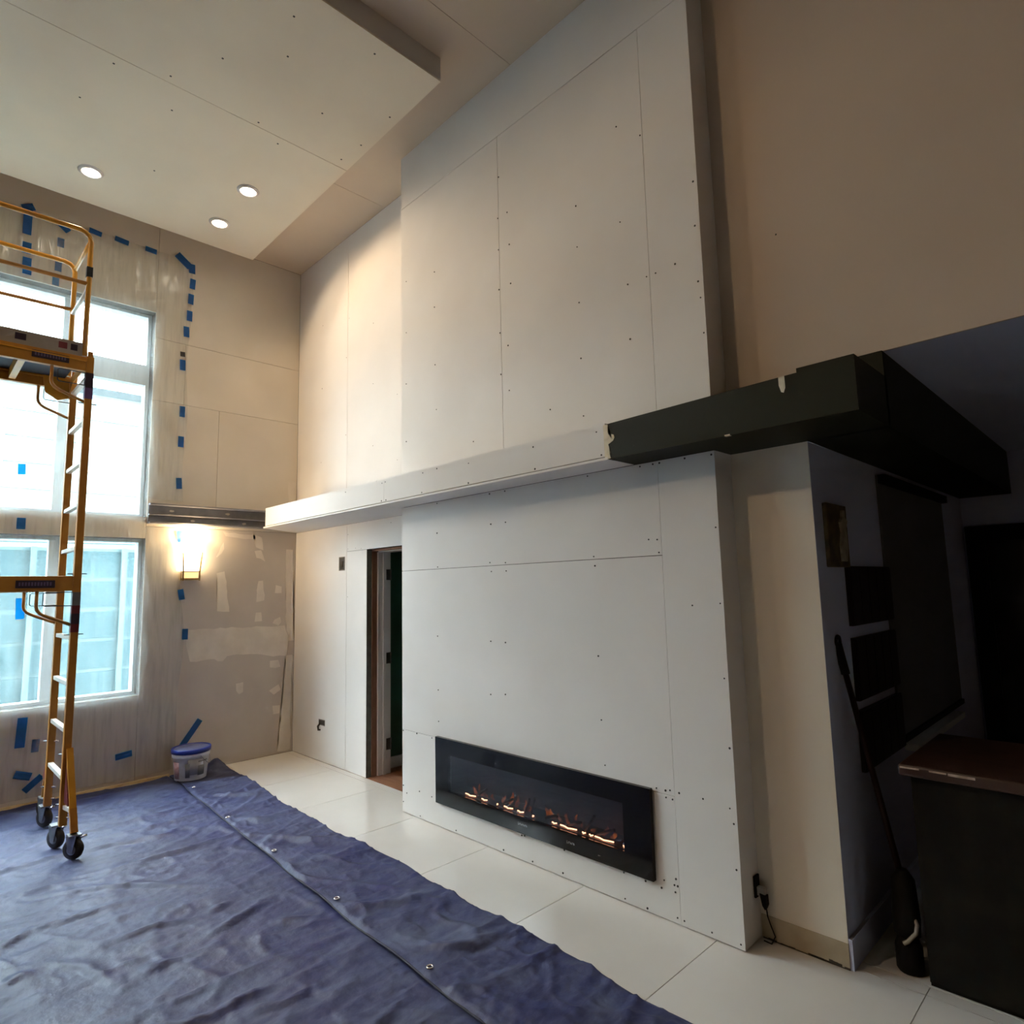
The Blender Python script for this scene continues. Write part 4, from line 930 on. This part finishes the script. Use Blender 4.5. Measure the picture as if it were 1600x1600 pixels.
# ------------------------------------------------------------------ pail
pc = (-6.285, 2.035, 0.018)
pa = thing('plastic_pail', 'white joint compound pail with a blue lid on the tarp', 'pail', pc)
obj('body', lathe([(0.128, 0.0), (0.130, 0.006), (0.147, 0.195), (0.155, 0.197), (0.157, 0.228), (0.150, 0.232)], pc, 40), 'pail', pa)
obj('lid', lathe([(0.150, 0.2325), (0.163, 0.232), (0.165, 0.262), (0.160, 0.270), (0.148, 0.271), (0.146, 0.262), (0.01, 0.262)], pc, 40), 'lid', pa)
obj('lid_panel', lathe([(0.001, 0.2625), (0.145, 0.2625), (0.145, 0.2645), (0.001, 0.2645)], pc, 36), 'lidtop', pa)
def wrap(name, a0, a1, z0, z1, m, off=0.0012):
    bm = bmesh.new(); n = 12
    rows = []
    for z in (z0, z1):
        r = 0.130 + (0.147 - 0.130) * (z - 0.006) / 0.189
        rows.append([[bm.verts.new((pc[0] + (r + d) * math.cos(a0 + (a1 - a0) * k / n), pc[1] + (r + d) * math.sin(a0 + (a1 - a0) * k / n), pc[2] + z)) for k in range(n + 1)] for d in (0.0004, off)])
    for k in range(n):
        for d in (0, 1): bm.faces.new((rows[0][d][k], rows[0][d][k + 1], rows[1][d][k + 1], rows[1][d][k])).smooth = True
        for r in rows: bm.faces.new((r[0][k], r[0][k + 1], r[1][k + 1], r[1][k]))
    obj(name, bm, m, pa)
vd = math.atan2(-pc[1], -pc[0])
wrap('label', vd - 0.15, vd + 0.75, 0.05, 0.185, 'label', 0.0012)
wrap('label_patch', vd - 1.25, vd - 0.72, 0.02, 0.165, 'labelred', 0.0013)
wrap('label_print', vd - 0.32, vd - 0.05, 0.03, 0.15, 'labeldark', 0.0018)
wrap('label_print', vd + 0.42, vd + 1.05, 0.155, 0.165, 'labeldark', 0.0018)
wrap('label_print', vd + 0.42, vd + 0.9, 0.04, 0.125, 'labeldark', 0.0018)
hb = [(pc[0] + 0.158 * math.cos(t), pc[1] + 0.158 * math.sin(t), pc[2] + 0.21 - 0.09 * math.sin((t - (vd + 0.5)) / 1.6 * math.pi)) for t in np.linspace(vd + 0.5, vd + 2.1, 14)]
obj('bail_handle', T(hb, 0.0025, 6), 'chrome', pa)

# ------------------------------------------------------------------ tarps
CREASE = [[(-4.52, 0.66), (-4.45, 0.79), (-4.27, 1.09), (-3.98, 1.36)], [(-4.64, 0.9), (-4.58, 1.07), (-4.58, 1.41), (-4.61, 1.78)], [(-3.36, 1.15), (-3.42, 1.34), (-3.52, 1.58)], [(-5.24, 0.6), (-5.48, 0.89), (-5.42, 1.15), (-5.45, 1.52), (-5.49, 1.82)], [(-3.67, 0.84), (-3.67, 1.02), (-3.6, 1.2)], [(-4.0, 0.48), (-4.09, 0.6), (-4.08, 0.84), (-4.07, 1.03)], [(-2.69, 1.09), (-2.62, 1.24), (-2.64, 1.38)], [(-3.64, 0.63), (-3.54, 0.72), (-3.21, 0.8)], [(-3.27, 0.89), (-3.29, 1.0)], [(-3.27, 1.47), (-3.14, 1.66)], [(-3.61, 0.44), (-3.62, 0.54)], [(-3.61, 1.27), (-3.65, 1.42)], [(-2.9, 0.7), (-2.75, 1.0), (-2.8, 1.3)], [(-2.4, 1.0), (-2.2, 1.3), (-2.3, 1.6)], [(-5.0, 0.2), (-5.1, 0.9), (-4.95, 1.5)]]
CREASE2 = [[(-4.3, 1.93), (-4.1, 2.05), (-3.9, 2.26)], [(-5.6, 1.95), (-5.4, 2.1), (-5.3, 2.3)], [(-3.1, 1.8), (-2.95, 2.0), (-2.9, 2.2)], [(-4.9, 1.9), (-4.7, 2.0), (-4.65, 2.2)], [(-2.5, 1.85), (-2.35, 2.0), (-2.35, 2.2)]]
def hem(x): return 1.925 - 0.175 * np.clip((x + 6.5) / 3.34, 0, 1) - 0.045 * np.clip((x + 3.16) / 1.2, 0, 2)
def crease_h(X, Y, lines, h, w):
    z = np.zeros_like(X)
    for L in lines:
        L = np.array(L)
        best = np.full_like(X, 9.0); tt = np.zeros_like(X); sgn = np.zeros_like(X)
        segl = np.hypot(*(L[1:] - L[:-1]).T); tot = segl.sum(); acc = 0
        for a, b, s in zip(L[:-1], L[1:], segl):
            d = (b - a) / s; px, py = X - a[0], Y - a[1]
            t = np.clip(px * d[0] + py * d[1], 0, s)
            dx, dy = px - t * d[0], py - t * d[1]; dist = np.hypot(dx, dy)
            k = dist < best
            best = np.where(k, dist, best); tt = np.where(k, (acc + t) / tot, tt); sgn = np.where(k, np.sign(dx * d[1] - dy * d[0]), sgn)
            acc += s
        prof = np.where(sgn > 0, np.exp(-(best / w) ** 2), np.exp(-(best / (w * 2.4)) ** 2))
        z = np.maximum(z, h * prof * np.clip(np.sin(np.clip(tt, 0.03, 0.97) * math.pi), 0.15, 1) ** 0.6)
    return z
def wrinkles(X, Y, seed):
    Xr = X + 0.10 * np.sin(Y * 2.3) + 0.12 * (fbm(X * 1.5, Y * 1.5, seed + 90) - 0.5)
    z = 0.010 * ridge(Xr * 3.0, Y * 0.9, seed) + 0.008 * ridge(Xr * 6.5 + Y * 1.2, Y * 1.9, seed + 3) + 0.009 * ridge(X * 4 + Y * 3, Y * 4 - X * 2, seed + 5)
    z += 0.006 * ridge(X * 13 + 2 * Y, Y * 7, seed + 7) + 0.012 * fbm(X * 2.2, Y * 2.2, seed + 11)
    z += 0.003 * ridge(X * 22, Y * 20, seed + 13)
    return z
nx, ny = 330, 300
a, b = np.meshgrid(np.linspace(0, 1, nx), np.linspace(0, 1, ny))
X = -6.49 + a * 5.4 + 0.008 * np.sin(b * 30)
yt = hem(X) + 0.10
Y = -1.6 + b * (yt + 1.6)
Z = 0.004 + 0.8 * wrinkles(X, Y, 40) + crease_h(X, Y, CREASE, 0.017, 0.016)
under = np.clip((Y - (hem(X) - 0.03)) / 0.05, 0, 1)
Z = Z * (1 - under) + 0.004 * under
for wx, wy in ((-5.29, 0.885), (-5.83, 0.90), (-4.985, 0.93), (-6.09, 0.93), (-5.19, -0.95), (-5.755, -0.95)):
    k_ = np.clip(np.hypot(X - wx, Y - wy) / 0.12 - 0.5, 0, 1); Z = Z * k_ + np.minimum(Z, 0.005) * (1 - k_)
Zl = Z
t1 = tag(gridmesh('tarp', np.stack([X, Y, Z], -1), 'tarp', loc=(-4.0, 0.2, 0.0)), 'large dusty blue tarp spread across the floor under the scaffold', 'tarp')
a, b = np.meshgrid(np.linspace(0, 1, 330), np.linspace(0, 1, 60))
X = -6.50 + a * 5.5
outer = 2.40 - 0.03 * np.clip((X + 6.5), 0, 1) - 0.075 * np.clip((X + 5.5) / 0.7, 0, 1) + 0.02 * np.clip((X + 4.4) / 0.8, 0, 1) - 0.055 * np.clip((X + 3.6) / 2.2, 0, 1.3) + 0.012 * np.sin(X * 5) + 0.006 * np.sin(X * 13 + 1)
inner = hem(X) + 0.004 * np.sin(X * 9)
Y = inner + b * (outer - inner)
Z = 0.012 + wrinkles(X, Y, 71) * 1.0 + crease_h(X, Y, CREASE2, 0.022, 0.022)
Z += 0.085 * np.exp(-((X + 6.42) / 0.12) ** 2 - ((Y - 2.30) / 0.07) ** 2)          # bunched corner behind the pail
lift = np.clip(1 - b / 0.05, 0, 1)
Z = Z * (1 - lift) + (0.018 + 0.004 * np.sin(X * 7)) * lift
Z = np.where(b > 0.97, np.minimum(Z, 0.008), Z)
damp = np.clip(np.hypot(X - pc[0], Y - pc[1]) / 0.17 - 0.9, 0, 1)
Z = Z * damp + np.minimum(Z, 0.014) * (1 - damp)
t2 = tag(gridmesh('tarp', np.stack([X, Y, Z], -1), 'tarp', loc=(-4.0, 2.0, 0.0)), 'narrow navy tarp strip with metal grommets next to the white tiles', 'tarp')
# rolled hem of the top tarp, its shadow line put into the colour
hx = np.linspace(-6.49, -1.05, 140)
hz = 0.0155 + 0.004 * np.sin(hx * 7)
bm = bmesh.new()
pts = [(x, float(hem(x)) + 0.004 * math.sin(x * 9) + 0.004, float(z)) for x, z in zip(hx, hz)]
tube(bm, pts, 0.0055, 6)
bmesh.ops.translate(bm, verts=bm.verts[:], vec=(4.0, -2.0, 0))
me = bpy.data.meshes.new('hem'); bm.to_mesh(me); bm.free(); me.materials.append(MT['shaded_tarp_hem'])
ho = bpy.data.objects.new('hem', me); COL.objects.link(ho); ho.parent = t2
for gx, gy in ((-5.9, 1.94), (-4.952, 1.872), (-4.084, 1.837), (-3.226, 1.80), (-2.362, 1.765), (-1.55, 1.72)):
    k = np.argmin((X - gx) ** 2 + (Y - gy) ** 2); gz = float(Z.flat[k]) + 0.004
    bm = bmesh.new(); ring = [Vector((gx + 4.0 + 0.013 * math.cos(q * 6.2832 / 14), gy - 2.0 + 0.013 * math.sin(q * 6.2832 / 14), gz)) for q in range(15)]
    tube(bm, ring, 0.0045, 6, cap=False)
    me = bpy.data.meshes.new('grommet'); bm.to_mesh(me); bm.free(); me.materials.append(MT['chrome'])
    go = bpy.data.objects.new('grommet', me); COL.objects.link(go); go.parent = t2

# ------------------------------------------------------------------ outdoors beyond the windows
struct('ground', B(-40, -6.82, -25, 25, -0.6, -0.4), 'ground', 'pale ground outside the windows', 'ground')
fn = thing('fence', 'blue-grey horizontal board fence outside the lower window', 'fence', (-9.4, 0, -0.4))
for k in range(7):
    z = -0.35 + 0.375 * k
    obj('fence_board', B(-9.43, -9.40, -7.0, 9.0, z, z + 0.33), 'fence', fn)
    obj('fence_rail', B(-9.45, -9.41, -7.0, 9.0, z + 0.332, z + 0.373), 'fence_rail', fn)
for y in (-3.3, -1.5, 0.3, 1.15, 2.1, 3.9):
    obj('fence_post', B(-9.40, -9.36, y, y + 0.06, -0.4, 2.28), 'fence_rail', fn)
nh = thing('neighbour_house', 'pale hazy house outside the upper window', 'house', (-16, 0, -0.4))
obj('wall', B(-20, -16, -12, 9.0, -0.4, 6.1), 'house', nh)
for k in range(9):
    z = 1.2 + 0.54 * k
    obj('siding_board', B(-16.0, -15.95, -12, 9.0, z, z + 0.50), 'house', nh)
for y in (0.2, 2.6):
    w = obj('window', B(-15.95, -15.92, y, y + 1.2, 4.35, 5.15), 'frame_white', nh)
    obj('pane', B(-15.92, -15.91, y + 0.08, y + 1.12, 4.43, 5.07), 'house_win', w)
obj('roof', prism([(-15.4, -12.4, 6.1), (-20.6, -12.4, 6.1), (-18, -12.4, 6.75)], (0, 1, 0), 21.8), 'roof', nh)
